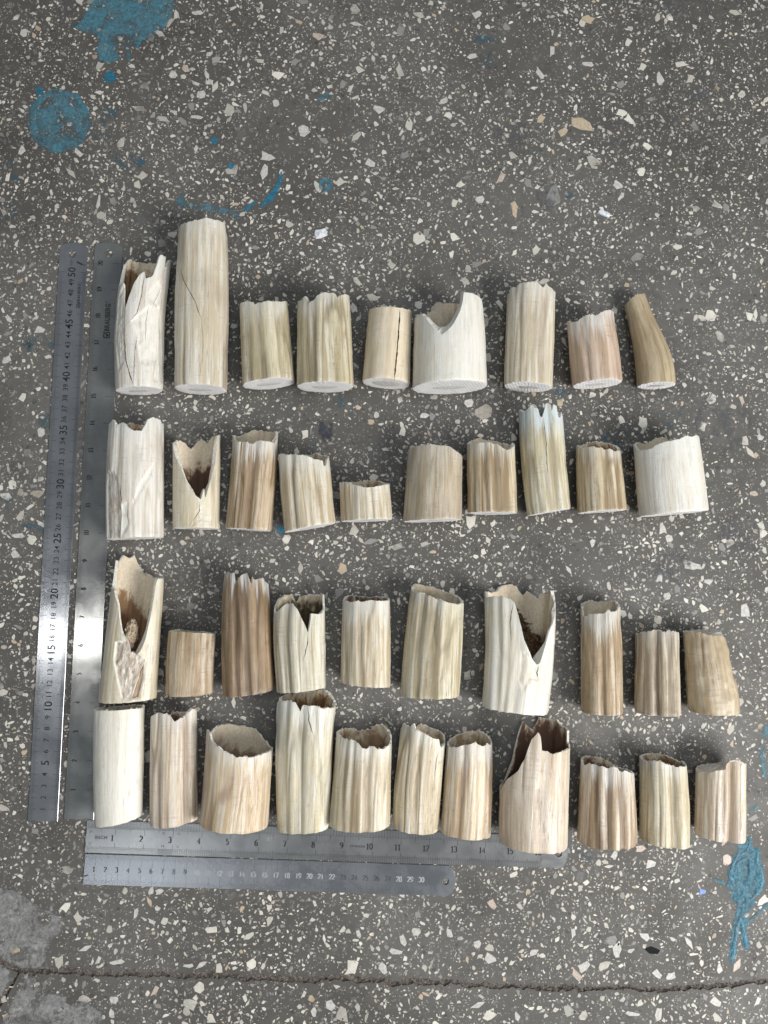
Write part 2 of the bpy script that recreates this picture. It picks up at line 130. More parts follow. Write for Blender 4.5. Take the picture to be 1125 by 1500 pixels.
    {'loc': [0.00822, 0.0446], 'rot': 3.02, 'ratio': 0.84, 'st': [(-10.0, -0.0, 22.94), (-7.8, -0.0, 22.92), (-5.6, -0.0, 22.89), (-3.3, -0.0, 22.86), (-1.1, -0.0, 22.84), (1.1, -0.0, 22.81), (3.3, -0.0, 22.78), (5.6, -0.0, 22.76), (7.8, -0.0, 22.73), (10.0, -0.0, 22.7), (12.2, -0.0, 22.68), (14.5, -0.0, 22.65), (16.7, -0.0, 22.62), (18.9, -0.0, 22.6), (21.1, -0.0, 22.57), (23.3, -0.0, 22.54), (25.6, -0.0, 22.52), (27.8, -0.0, 22.49), (30.0, -0.0, 22.47), (32.2, -0.0, 22.44), (34.5, -0.0, 22.41), (36.7, -0.0, 22.39), (38.9, -0.0, 22.36), (41.1, -0.0, 22.33)], 'slant': -0.19, 'rim': [(-87.4, 35.2), (-51.3, 34.0), (-30.3, 31.3), (-13.4, 29.2), (0.4, 27.9), (22.9, 28.3), (48.3, 29.9), (87.4, 32.2), (112.5, 33.3), (140.7, 36.8), (160.9, 38.3), (188.4, 38.1), (218.3, 36.5)], 'dents': [], 'cracks': [], 'grooves': [(-30.0, 0.6, 9)], 'label': 'shortest stub of all, a small cream tusk ring alone in the second row', 'tone': 'cream2', 'jag': 0.15, 'stain': (3, 1.0, 'brown'), 'wl': 3},
    {'loc': [0.06732, 0.04439], 'rot': -2.98, 'ratio': 0.84, 'st': [(-10.0, 0.1, 26.47), (-6.6, 0.08, 26.4), (-3.2, 0.06, 26.34), (0.2, 0.04, 26.28), (3.6, 0.02, 26.21), (7.0, 0.0, 26.15), (10.4, -0.02, 26.09), (13.8, -0.04, 26.02), (17.2, -0.06, 25.96), (20.6, -0.08, 25.9), (24.0, -0.1, 25.83), (27.4, -0.12, 25.77), (30.8, -0.14, 25.71), (34.2, -0.15, 25.63), (37.6, -0.15, 25.56), (41.0, -0.15, 25.47), (44.4, -0.13, 25.38), (47.8, -0.11, 25.28), (51.2, -0.08, 25.17), (54.7, -0.04, 25.05), (58.1, 0.0, 24.93), (61.5, 0.04, 24.82), (64.9, 0.08, 24.7), (68.3, 0.12, 24.58)], 'slant': 2.23, 'rim': [(-87.4, 62.8), (-56.6, 64.5), (-32.7, 65.6), (-11.7, 65.6), (8.3, 65.5), (28.2, 64.9), (43.1, 62.1), (80.1, 58.7), (180.0, 60.7)], 'dents': [], 'cracks': [], 'grooves': [], 'label': 'grey brown tusk piece with smoothly domed top, in the middle of the second row', 'tone': 'greybrown', 'jag': 0.08, 'cap': 1, 'flute': 0.4},
    {'loc': [0.12231, 0.05151], 'rot': 0.75, 'ratio': 0.84, 'st': [(-10.0, 0.01, 22.85), (-6.3, 0.0, 22.81), (-2.6, -0.0, 22.78), (1.1, -0.0, 22.75), (4.8, -0.01, 22.71), (8.5, -0.01, 22.68), (12.2, -0.02, 22.65), (15.9, -0.02, 22.61), (19.6, -0.02, 22.58), (23.3, -0.03, 22.54), (27.0, -0.04, 22.5), (30.7, -0.06, 22.45), (34.4, -0.07, 22.4), (38.1, -0.07, 22.34), (41.8, -0.08, 22.26), (45.5, -0.08, 22.18), (49.2, -0.07, 22.09), (52.9, -0.06, 22.0), (56.6, -0.04, 21.9), (60.3, -0.02, 21.8), (64.0, -0.0, 21.7), (67.7, 0.02, 21.61), (71.4, 0.03, 21.51), (75.1, 0.05, 21.41)], 'slant': -0.4, 'rim': [(-87.4, 63.3), (-66.3, 62.7), (-41.2, 62.1), (-16.6, 62.5), (0.4, 61.2), (12.0, 60.1), (22.8, 57.5), (37.3, 55.7), (52.5, 57.9), (74.4, 62.2), (92.6, 64.1), (113.9, 63.7), (140.0, 66.5), (160.5, 69.6), (180.1, 69.6), (200.6, 72.4), (226.8, 68.8), (267.4, 63.8)], 'dents': [], 'cracks': [], 'grooves': [(3.4, 1.8, 15), (-24.8, 0.7, 7), (26.7, 0.7, 9)], 'label': 'grooved tan tusk piece with wavy rim dipping right, left of the bluish splintered one', 'tone': 'tan', 'jag': 0.15, 'stain': (10, 0.3, 'tan'), 'wl': 5},
    {'loc': [0.17471, 0.05274], 'rot': 4.05, 'ratio': 0.84, 'st': [(-10.0, 0.29, 20.33), (-5.2, 0.14, 20.36), (-0.4, -0.0, 20.39), (4.4, -0.14, 20.42), (9.2, -0.29, 20.45), (14.1, -0.43, 20.48), (18.9, -0.56, 20.5), (23.7, -0.69, 20.51), (28.5, -0.79, 20.51), (33.3, -0.88, 20.5), (38.1, -0.94, 20.5), (42.9, -0.97, 20.49), (47.7, -0.97, 20.49), (52.5, -0.94, 20.49), (57.4, -0.88, 20.49), (62.2, -0.8, 20.49), (67.0, -0.69, 20.48), (71.8, -0.58, 20.46), (76.6, -0.44, 20.43), (81.4, -0.29, 20.38), (86.2, -0.14, 20.32), (91.0, 0.01, 20.26), (95.8, 0.16, 20.21), (100.7, 0.32, 20.15)], 'slant': 1.93, 'rim': [(-87.4, 95.6), (-70.3, 93.9), (-57.7, 91.9), (-43.1, 94.9), (-34.0, 97.1), (-26.3, 93.9), (-18.5, 94.1), (-14.7, 89.0), (-13.6, 86.2), (-7.7, 84.8), (-0.5, 90.8), (5.4, 97.3), (13.7, 97.8), (20.3, 95.6), (20.8, 89.4), (26.2, 96.2), (36.5, 94.6), (40.6, 84.1), (49.7, 84.9), (64.7, 90.6), (67.7, 87.3), (180.0, 89.9)], 'dents': [], 'cracks': [[[(-4.8, 84.2), (0.0, 67.5), (-1.8, 51.0), (-4.7, 33.5)], 0.9], [[(20.0, 88.9), (22.1, 81.6)], 0.9]], 'grooves': [(-8.6, 0.8, 12), (11.5, 1.4, 10)], 'label': 'tall leaning tusk piece with bluish white splintered spikes on top', 'tone': 'bluish', 'jag': 0.3, 'wl': 16},
    {'loc': [0.22309, 0.05341], 'rot': 1.45, 'ratio': 0.84, 'st': [(-10.0, 0.12, 22.39), (-6.5, 0.09, 22.29), (-3.1, 0.05, 22.19), (0.4, 0.02, 22.09), (3.9, -0.01, 21.99), (7.3, -0.05, 21.89), (10.8, -0.08, 21.79), (14.3, -0.11, 21.69), (17.8, -0.15, 21.59), (21.2, -0.18, 21.49), (24.7, -0.21, 21.38), (28.2, -0.23, 21.26), (31.6, -0.24, 21.12), (35.1, -0.23, 20.98), (38.6, -0.22, 20.81), (42.0, -0.19, 20.64), (45.5, -0.15, 20.46), (49.0, -0.11, 20.27), (52.5, -0.07, 20.09), (55.9, -0.03, 19.9), (59.4, 0.01, 19.71), (62.9, 0.06, 19.53), (66.3, 0.1, 19.34), (69.8, 0.14, 19.15)], 'slant': 0.83, 'rim': [(-87.4, 61.2), (-63.8, 57.9), (-45.7, 58.0), (-30.7, 58.1), (-17.1, 56.7), (-3.6, 56.3), (3.2, 54.8), (18.5, 55.7), (36.4, 53.5), (75.2, 55.3), (92.6, 58.8), (118.4, 63.1), (141.0, 65.9), (168.8, 67.2), (193.7, 66.7), (220.2, 62.5)], 'dents': [], 'cracks': [], 'grooves': [(5.7, 0.9, 14), (38.3, 0.9, 9)], 'label': 'tan brown tusk piece with striped base, between bluish splintered and wide bright white pieces', 'tone': 'tan', 'jag': 0.2, 'stain': (3, 1.0, 'orange'), 'wl': 3},
    {'loc': [0.28714, 0.05119], 'rot': 4.08, 'ratio': 0.8, 'st': [(-10.0, 0.1, 30.73), (-6.2, 0.07, 30.71), (-2.5, 0.03, 30.68), (1.3, -0.01, 30.66), (5.1, -0.05, 30.63), (8.8, -0.09, 30.61), (12.6, -0.13, 30.58), (16.4, -0.17, 30.56), (20.1, -0.2, 30.52), (23.9, -0.23, 30.47), (27.7, -0.24, 30.41), (31.5, -0.25, 30.33), (35.2, -0.24, 30.23), (39.0, -0.22, 30.11), (42.8, -0.19, 29.99), (46.5, -0.15, 29.85), (50.3, -0.11, 29.71), (54.1, -0.07, 29.58), (57.8, -0.03, 29.44), (61.6, 0.01, 29.3), (65.4, 0.05, 29.17), (69.1, 0.09, 29.03), (72.9, 0.13, 28.89), (76.7, 0.17, 28.76)], 'slant': 0.39, 'rim': [(-87.4, 62.5), (-74.7, 59.0), (-57.5, 58.3), (-43.8, 59.1), (-38.6, 61.2), (-29.0, 62.3), (-17.6, 62.9), (-6.1, 64.1), (5.9, 65.0), (17.0, 67.2), (32.7, 66.6), (47.1, 68.1), (70.8, 66.6), (155.7, 70.9), (165.5, 73.9), (181.7, 73.3), (194.1, 69.0), (211.3, 68.5), (224.5, 70.2), (267.4, 64.0)], 'dents': [], 'cracks': [], 'grooves': [], 'label': 'wide bright white tusk piece, last in the second row', 'tone': 'white', 'jag': 0.2, 'stain': (20, 0.25, 'tan'), 'flute': 0.6, 'core': 'plain'},
    {'loc': [-0.20091, -0.11308], 'rot': -3.39, 'ratio': 0.74, 'st': [(-10.0, 0.08, 24.93), (-3.9, 0.07, 24.78), (2.1, 0.06, 24.64), (8.2, 0.05, 24.5), (14.2, 0.03, 24.36), (20.3, 0.01, 24.23), (26.3, -0.01, 24.11), (32.4, -0.03, 24.0), (38.4, -0.05, 23.89), (44.5, -0.07, 23.79), (50.5, -0.08, 23.67), (56.6, -0.09, 23.56), (62.6, -0.09, 23.43), (68.7, -0.09, 23.29), (74.7, -0.09, 23.13), (80.8, -0.09, 22.97), (86.8, -0.09, 22.8), (92.9, -0.08, 22.63), (98.9, -0.07, 22.46), (105.0, -0.05, 22.27), (111.0, -0.03, 22.09), (117.1, 0.0, 21.9), (123.1, 0.03, 21.7), (129.2, 0.07, 21.5)], 'slant': 2.71, 'rim': [(-87.4, 97.2), (-48.3, 94.8), (-30.3, 83.0), (-17.6, 65.2), (-11.5, 57.9), (-0.9, 52.9), (10.1, 43.4), (24.9, 40.6), (33.8, 48.2), (38.9, 55.7), (44.4, 69.3), (51.6, 89.1), (55.6, 104.5), (60.6, 107.3), (87.4, 106.1), (105.0, 107.8), (143.0, 106.2), (165.5, 108.9), (177.8, 107.9), (182.1, 111.0), (199.9, 120.2), (207.5, 126.2), (224.2, 123.0), (239.5, 125.6), (267.4, 112.8), (267.4, 125.4)], 'dents': [[[(-10.6, 50.7), (-0.4, 52.9), (12.7, 40.7), (15.3, 37.6), (10.4, 19.8), (7.8, 2.8), (0.5, 3.6), (-5.8, 20.6), (-10.7, 36.5)], 2.2, 0.62, 1.3], [[(8.4, 3.5), (13.9, 25.7), (16.8, 37.6), (16.5, 22.7), (14.3, 4.9)], 3.0, 0.95, 0.8]], 'cracks': [[[(40.6, 37.6), (32.0, 22.7), (18.3, 2.8)], 1.6]], 'grooves': [], 'label': 'large tusk piece torn open in front, showing dark brown pulp and pale crumbly plug', 'tone': 'ivory', 'jag': 0.35, 'stain': (30, 1.0, 'brown'), 'wall': 3.5, 'dep': 0.58, 'plug': 1, 'flute': 0.5},
    {'loc': [-0.14733, -0.10835], 'rot': -1.1, 'ratio': 0.86, 'st': [(-10.0, 0.14, 20.5), (-7.0, 0.09, 20.53), (-4.0, 0.05, 20.57), (-1.0, 0.0, 20.6), (1.9, -0.04, 20.63), (4.9, -0.09, 20.66), (7.9, -0.13, 20.7), (10.9, -0.18, 20.73), (13.9, -0.22, 20.76), (16.9, -0.27, 20.8), (19.9, -0.31, 20.83), (22.8, -0.34, 20.85), (25.8, -0.36, 20.85), (28.8, -0.36, 20.85), (31.8, -0.34, 20.84), (34.8, -0.31, 20.82), (37.8, -0.27, 20.78), (40.8, -0.22, 20.74), (43.8, -0.16, 20.69), (46.7, -0.11, 20.65), (49.7, -0.06, 20.61), (52.7, -0.0, 20.56), (55.7, 0.05, 20.52), (58.7, 0.11, 20.47)], 'slant': 1.04, 'rim': [(-72.5, 54.7), (-18.6, 55.3), (15.9, 54.5), (42.6, 53.9), (87.4, 52.2), (124.8, 52.3), (184.7, 53.0), (242.6, 54.7), (260.2, 53.7)], 'dents': [], 'cracks': [], 'grooves': [], 'label': 'short brown tusk stump with a flat sawn top, second from left in the third row', 'tone': 'brown', 'jag': 0.04, 'stain': (0, 1.0, 'dark'), 'wall': 8, 'flute': 0.7, 'wl': 0},
    {'loc': [-0.09528, -0.10753], 'rot': 2.3, 'ratio': 0.86, 'st': [(-10.0, 0.19, 22.29), (-4.9, 0.09, 22.29), (0.3, -0.0, 22.28), (5.4, -0.1, 22.27), (10.6, -0.19, 22.26), (15.7, -0.29, 22.25), (20.8, -0.38, 22.25), (26.0, -0.46, 22.22), (31.1, -0.52, 22.18), (36.2, -0.56, 22.12), (41.4, -0.58, 22.05), (46.5, -0.58, 21.96), (51.7, -0.55, 21.86), (56.8, -0.51, 21.75), (61.9, -0.46, 21.63), (67.1, -0.41, 21.52), (72.2, -0.35, 21.42), (77.3, -0.3, 21.27), (82.5, -0.27, 21.04), (87.6, -0.25, 20.71), (92.8, -0.25, 20.3), (97.9, -0.26, 19.8), (103.0, -0.28, 19.21), (108.2, -0.32, 18.53)], 'slant': 1.87, 'rim': [(-87.4, 103.9), (-41.4, 105.2), (-28.6, 104.6), (-24.1, 94.3), (-18.1, 98.8), (-5.7, 103.3), (10.4, 105.0), (20.7, 95.2), (25.0, 102.8), (28.1, 98.7), (46.6, 99.8), (61.9, 99.3), (62.2, 97.0), (86.8, 94.4), (180.0, 95.6)], 'dents': [], 'cracks': [[[(-24.1, 94.3), (-23.1, 90.5)], 1.2], [[(61.4, 98.5), (59.3, 90.8)], 0.8], [[(61.5, 90.8), (62.3, 76.9)], 0.7]], 'grooves': [(5.7, 1.2, 10), (33.4, 0.5, 9), (-20.5, 0.7, 9)], 'label': 'tall dark brown tusk piece with three white tipped teeth at its top', 'tone': 'darkbrown', 'jag': 0.12, 'wl': 6},
    {'loc': [-0.049, -0.10484], 'rot': 2.03, 'ratio': 0.84, 'st': [(-10.0, 0.23, 21.88), (-5.8, 0.12, 21.98), (-1.7, 0.01, 22.08), (2.5, -0.1, 22.18), (6.7, -0.21, 22.28), (10.9, -0.32, 22.38), (15.0, -0.43, 22.48), (19.2, -0.54, 22.58), (23.4, -0.65, 22.68), (27.5, -0.76, 22.78), (31.7, -0.87, 22.88), (35.9, -0.96, 22.96), (40.1, -1.03, 23.02), (44.2, -1.06, 23.04), (48.4, -1.06, 23.05), (52.6, -1.03, 23.02), (56.7, -0.95, 22.95), (60.9, -0.81, 22.83), (65.1, -0.63, 22.67), (69.3, -0.43, 22.5), (73.4, -0.2, 22.3), (77.6, 0.04, 22.08), (81.8, 0.31, 21.83), (85.9, 0.59, 21.59)], 'slant': 1.31, 'rim': [(-87.4, 64.9), (-47.5, 70.8), (-31.6, 75.2), (-13.4, 76.2), (-0.5, 71.3), (7.9, 65.0), (18.1, 57.0), (24.8, 49.8), (30.7, 59.0), (32.1, 67.1), (54.4, 65.5), (68.8, 66.3), (85.8, 72.0), (92.6, 81.9), (141.9, 81.5), (166.2, 82.0), (182.7, 81.1), (191.3, 75.4), (201.9, 82.2), (223.4, 83.0), (243.1, 79.6), (267.4, 73.5)], 'dents': [], 'cracks': [[[(24.8, 49.8), (21.0, 39.0), (10.6, 26.0)], 1.0]], 'grooves': [(-26.7, 1.2, 11), (11.5, 0.5, 10)], 'label': 'greenish white tusk piece with narrow V split and speckled brown hollow, third row', 'tone': 'greenwhite', 'jag': 0.2, 'stain': (3, 1.0, 'mould'), 'wall': 3, 'wl': 4},
    {'loc': [0.0077, -0.10079], 'rot': -0.36, 'ratio': 0.84, 'st': [(-10.0, -0.07, 22.13), (-6.1, -0.05, 22.12), (-2.1, -0.02, 22.11), (1.8, 0.01, 22.1), (5.8, 0.03, 22.08), (9.7, 0.06, 22.07), (13.7, 0.09, 22.06), (17.6, 0.11, 22.05), (21.6, 0.14, 22.03), (25.5, 0.16, 22.01), (29.4, 0.17, 21.98), (33.4, 0.17, 21.95), (37.3, 0.17, 21.9), (41.3, 0.16, 21.84), (45.2, 0.14, 21.77), (49.2, 0.12, 21.7), (53.1, 0.09, 21.62), (57.1, 0.07, 21.54), (61.0, 0.05, 21.46), (64.9, 0.03, 21.38), (68.9, 0.01, 21.3), (72.8, -0.01, 21.23), (76.8, -0.03, 21.15), (80.7, -0.06, 21.07)], 'slant': -1.81, 'rim': [(-87.4, 73.3), (-37.7, 73.1), (-13.7, 73.3), (12.3, 74.6), (31.1, 74.0), (42.1, 73.5), (87.4, 75.1), (94.6, 75.4), (130.2, 76.6), (174.7, 76.0), (210.2, 77.7), (246.8, 76.6), (267.4, 74.0)], 'dents': [], 'cracks': [], 'grooves': [(-11.5, 0.6, 9), (8.6, 0.6, 9)], 'label': 'plain cream tusk piece with white upper third, just right of the V split piece', 'tone': 'cream2', 'jag': 0.2, 'stain': (0, 1.0, 'dark'), 'wl': 12},
    {'loc': [0.06509, -0.11036], 'rot': -4.12, 'ratio': 0.84, 'st': [(-10.0, 0.25, 26.16), (-5.2, 0.13, 26.16), (-0.5, 0.01, 26.15), (4.3, -0.1, 26.15), (9.1, -0.22, 26.14), (13.9, -0.34, 26.14), (18.6, -0.46, 26.13), (23.4, -0.55, 26.1), (28.2, -0.61, 26.05), (32.9, -0.66, 25.97), (37.7, -0.67, 25.86), (42.5, -0.67, 25.72), (47.3, -0.64, 25.56), (52.0, -0.59, 25.36), (56.8, -0.54, 25.17), (61.6, -0.48, 24.97), (66.3, -0.43, 24.77), (71.1, -0.36, 24.55), (75.9, -0.28, 24.33), (80.7, -0.2, 24.1), (85.4, -0.11, 23.86), (90.2, -0.02, 23.62), (95.0, 0.08, 23.37), (99.7, 0.18, 23.13)], 'slant': 1.73, 'rim': [(-84.5, 91.3), (-58.6, 89.4), (-39.1, 88.8), (-19.5, 87.3), (-1.6, 84.7), (14.1, 83.6), (29.4, 82.3), (48.4, 81.8), (87.4, 83.3), (92.6, 84.8), (124.3, 89.0), (151.7, 90.7), (179.4, 94.1), (208.3, 95.9), (238.4, 96.8), (267.4, 94.2)], 'dents': [], 'cracks': [], 'grooves': [(-5.7, 1.2, 13), (-33.4, 0.8, 8), (23.6, 0.5, 8)], 'label': 'tall olive tan tusk piece with slanted open top, in the middle of the third row', 'tone': 'olive', 'jag': 0.2, 'stain': (5, 0.75, 'tan'), 'wl': 4},
    {'loc': [0.13984, -0.12336], 'rot': -2.92, 'ratio': 0.76, 'st': [(-10.0, -0.49, 29.02), (-4.7, -0.19, 29.22), (0.7, 0.1, 29.42), (6.0, 0.4, 29.62), (11.4, 0.68, 29.8), (16.7, 0.94, 29.95), (22.1, 1.17, 30.08), (27.4, 1.37, 30.19), (32.8, 1.53, 30.3), (38.1, 1.64, 30.4), (43.5, 1.7, 30.51), (48.8, 1.73, 30.65), (54.2, 1.73, 30.81), (59.5, 1.69, 30.97), (64.8, 1.6, 31.14), (70.2, 1.47, 31.28), (75.5, 1.31, 31.4), (80.9, 1.12, 31.49), (86.2, 0.91, 31.54), (91.6, 0.66, 31.58), (96.9, 0.41, 31.6), (102.3, 0.15, 31.62), (107.6, -0.1, 31.64), (113.0, -0.36, 31.66)], 'slant': -1.72, 'rim': [(-87.4, 102.7), (-78.8, 97.3), (-55.8, 98.5), (-48.1, 99.3), (-42.6, 100.7), (-31.4, 98.7), (-23.4, 97.1), (-18.9, 95.4), (-11.5, 83.1), (-2.3, 64.3), (12.7, 47.9), (22.2, 42.6), (28.9, 44.4), (36.2, 57.6), (47.1, 73.2), (65.4, 86.4), (92.6, 103.4), (92.6, 106.8), (107.9, 106.1), (118.9, 102.1), (129.3, 103.1), (137.1, 97.4), (146.9, 100.7), (157.3, 104.9), (164.9, 100.5), (171.1, 104.5), (176.0, 109.1), (184.9, 109.9), (198.3, 109.0), (208.7, 106.2), (215.4, 102.9), (267.4, 102.1)], 'dents': [[[(-1.5, 52.3), (3.2, 53.7), (12.8, 38.5), (16.6, 28.9), (8.0, 30.1), (1.7, 19.2), (-2.9, 29.6), (-2.1, 38.0)], 0.8, 0.015, 0.4]], 'cracks': [[[(26.4, 42.1), (24.5, 36.1), (29.1, 29.5)], 2.0], [[(-20.1, 94.2), (-25.9, 79.1), (-24.4, 60.0)], 1.0]], 'grooves': [(-44.4, 0.9, 7), (-30.0, 1.0, 7), (-17.5, 0.9, 8), (-5.7, 0.7, 8), (20.5, 0.5, 9)], 'label': 'widest white tusk piece, fluted, with a great V opening filled with brown crumbs', 'tone': 'white', 'jag': 0.35, 'stain': (40, 0.9, 'brown'), 'wall': 3, 'dep': 0.6, 'plug': 2},
    {'loc': [0.22008, -0.12717], 'rot': -0.2, 'ratio': 0.9, 'st': [(-10.0, -0.06, 18.55), (-5.1, -0.03, 18.53), (-0.2, -0.0, 18.51), (4.7, 0.02, 18.5), (9.6, 0.05, 18.48), (14.5, 0.08, 18.46), (19.4, 0.11, 18.44), (24.3, 0.13, 18.42), (29.2, 0.16, 18.4), (34.1, 0.19, 18.38), (38.9, 0.21, 18.35), (43.8, 0.22, 18.31), (48.7, 0.22, 18.27), (53.6, 0.22, 18.21), (58.5, 0.21, 18.14), (63.4, 0.19, 18.07), (68.3, 0.16, 17.99), (73.2, 0.13, 17.9), (78.1, 0.1, 17.82), (83.0, 0.07, 17.73), (87.9, 0.04, 17.65), (92.8, 0.02, 17.57), (97.7, -0.01, 17.48), (102.6, -0.04, 17.4)], 'slant': -0.56, 'rim': [(-87.4, 93.1), (-80.8, 85.1), (-57.3, 86.1), (-52.1, 87.8), (-26.3, 88.0), (-6.5, 89.2), (8.2, 91.8), (16.9, 90.2), (36.1, 90.7), (70.3, 94.1), (92.6, 96.9), (107.9, 99.3), (137.0, 98.4), (164.5, 97.6), (187.2, 99.5), (215.5, 97.6), (267.4, 94.3)], 'dents': [], 'cracks': [], 'grooves': [(-14.5, 0.7, 8), (30.0, 0.6, 8)], 'label': 'narrow brown streaked tusk tube with an open oval mouth, right of the widest one', 'tone': 'brown', 'jag': 0.25, 'stain': (18, 0.7, 'tan'), 'wall': 2.5, 'wl': 12},
    {'loc': [0.27005, -0.12803], 'rot': -1.88, 'ratio': 0.86, 'st': [(-10.0, 0.07, 20.31), (-6.2, 0.04, 20.29), (-2.3, 0.01, 20.27), (1.5, -0.01, 20.25), (5.4, -0.04, 20.23), (9.2, -0.06, 20.21), (13.1, -0.09, 20.19), (16.9, -0.12, 20.17), (20.8, -0.14, 20.15), (24.6, -0.12, 20.09), (28.5, -0.04, 19.97), (32.3, 0.05, 19.82), (36.2, 0.14, 19.67), (40.0, 0.21, 19.52), (43.8, 0.28, 19.36), (47.7, 0.35, 19.2), (51.5, 0.35, 19.08), (55.4, 0.29, 19.01), (59.2, 0.21, 18.96), (63.1, 0.14, 18.91), (66.9, 0.06, 18.86), (70.8, -0.02, 18.81), (74.6, -0.1, 18.75), (78.5, -0.17, 18.7)], 'slant': -0.38, 'rim': [(-87.4, 69.8), (-69.8, 71.3), (-47.2, 72.3), (-28.9, 74.6), (-11.8, 75.2), (3.4, 72.8), (13.2, 74.7), (27.1, 73.7), (87.4, 71.1), (180.0, 68.8)], 'dents': [], 'cracks': [], 'grooves': [(-23.6, 1.4, 10), (17.5, 1.0, 9)], 'label': 'straight grey tan tusk piece with chipped left edge, left of the rough pitted piece', 'tone': 'greybrown2', 'jag': 0.3, 'cap': 1, 'wl': 6},
    {'loc': [0.32071, -0.12716], 'rot': 4.11, 'ratio': 0.84, 'st': [(-10.0, 1.0, 21.36), (-6.2, 0.66, 21.58), (-2.4, 0.33, 21.81), (1.5, -0.0, 22.02), (5.3, -0.26, 22.17), (9.1, -0.44, 22.25), (12.9, -0.56, 22.26), (16.8, -0.59, 22.2), (20.6, -0.57, 22.06), (24.4, -0.5, 21.84), (28.2, -0.38, 21.53), (32.0, -0.28, 21.21), (35.9, -0.2, 20.87), (39.7, -0.13, 20.52), (43.5, -0.11, 20.14), (47.3, -0.1, 19.74), (51.1, -0.11, 19.34), (55.0, -0.14, 18.92), (58.8, -0.18, 18.49), (62.6, -0.24, 18.06), (66.4, -0.32, 17.62), (70.3, -0.4, 17.17), (74.1, -0.48, 16.73), (77.9, -0.56, 16.28)], 'slant': -1.87, 'rim': [(-82.5, 72.3), (-45.4, 72.6), (-17.2, 70.9), (5.7, 69.0), (40.6, 67.7), (87.4, 66.2), (87.4, 61.9), (92.6, 70.3), (92.6, 65.6), (124.3, 72.3), (158.1, 71.4), (212.7, 72.1)], 'dents': [], 'cracks': [], 'grooves': [], 'label': 'rough tan tusk piece with pitted lumpy skin, narrowing upwards, last in the third row', 'tone': 'rough', 'jag': 0.2, 'cap': 1, 'lump': 0.85, 'flute': 0.5, 'wl': 0},
    {'loc': [-0.20638, -0.21573], 'rot': 0.96, 'ratio': 0.84, 'st': [(-10.0, -0.07, 19.57), (-5.2, -0.08, 19.72), (-0.3, -0.1, 19.87), (4.5, -0.12, 20.02), (9.3, -0.13, 20.17), (14.2, -0.15, 20.31), (19.0, -0.17, 20.46), (23.8, -0.18, 20.61), (28.7, -0.2, 20.76), (33.5, -0.21, 20.9), (38.3, -0.22, 21.02), (43.2, -0.23, 21.13), (48.0, -0.23, 21.22), (52.8, -0.22, 21.3), (57.7, -0.21, 21.36), (62.5, -0.19, 21.41), (67.3, -0.17, 21.45), (72.2, -0.15, 21.49), (77.0, -0.13, 21.53), (81.9, -0.11, 21.57), (86.7, -0.09, 21.61), (91.5, -0.07, 21.65), (96.4, -0.05, 21.69), (101.2, -0.02, 21.73)], 'slant': 3.12, 'rim': [(-60.2, 95.4), (-22.9, 96.3), (10.1, 96.5), (41.4, 96.6), (74.0, 95.5), (87.4, 95.6), (92.6, 96.4), (187.4, 94.1), (220.3, 94.2), (225.0, 92.6), (232.6, 94.8), (267.4, 94.8)], 'dents': [], 'cracks': [], 'grooves': [], 'label': 'smooth ivory white tusk piece with flat top, at the corner of the rulers', 'tone': 'ivorywhite', 'jag': 0.05, 'stain': (0, 0.5, 'tan'), 'wall': 3, 'flute': 0.35, 'wl': 0},
    {'loc': [-0.15882, -0.21796], 'rot': 1.16, 'ratio': 0.84, 'st': [(-10.0, 0.06, 20.43), (-5.1, 0.03, 20.43), (-0.3, 0.0, 20.42), (4.6, -0.02, 20.41), (9.4, -0.05, 20.4), (14.3, -0.08, 20.4), (19.2, -0.11, 20.39), (24.0, -0.14, 20.38), (28.9, -0.17, 20.37), (33.7, -0.19, 20.36), (38.6, -0.21, 20.34), (43.5, -0.22, 20.32), (48.3, -0.22, 20.28), (53.2, -0.21, 20.24), (58.0, -0.19, 20.18), (62.9, -0.17, 20.12), (67.8, -0.13, 20.05), (72.6, -0.1, 19.99), (77.5, -0.07, 19.92), (82.3, -0.03, 19.85), (87.2, -0.0, 19.78), (92.1, 0.03, 19.71), (96.9, 0.06, 19.65), (101.8, 0.1, 19.58)], 'slant': 1.78, 'rim': [(-73.3, 90.3), (-33.6, 95.5), (-7.9, 95.0), (1.0, 92.7), (14.0, 88.5), (26.9, 90.7), (40.8, 90.9), (51.4, 94.9), (64.2, 96.9), (87.4, 94.1), (158.4, 90.5), (189.0, 90.9), (203.3, 87.8)], 'dents': [], 'cracks': [], 'grooves': [(42.8, 1.4, 9), (-30.0, 0.5, 8)], 'label': 'pinkish cream tusk piece with dark notch bitten in top, second in the bottom row', 'tone': 'pinkcream', 'jag': 0.25, 'stain': (0, 1.0, 'dark'), 'wl': 4},
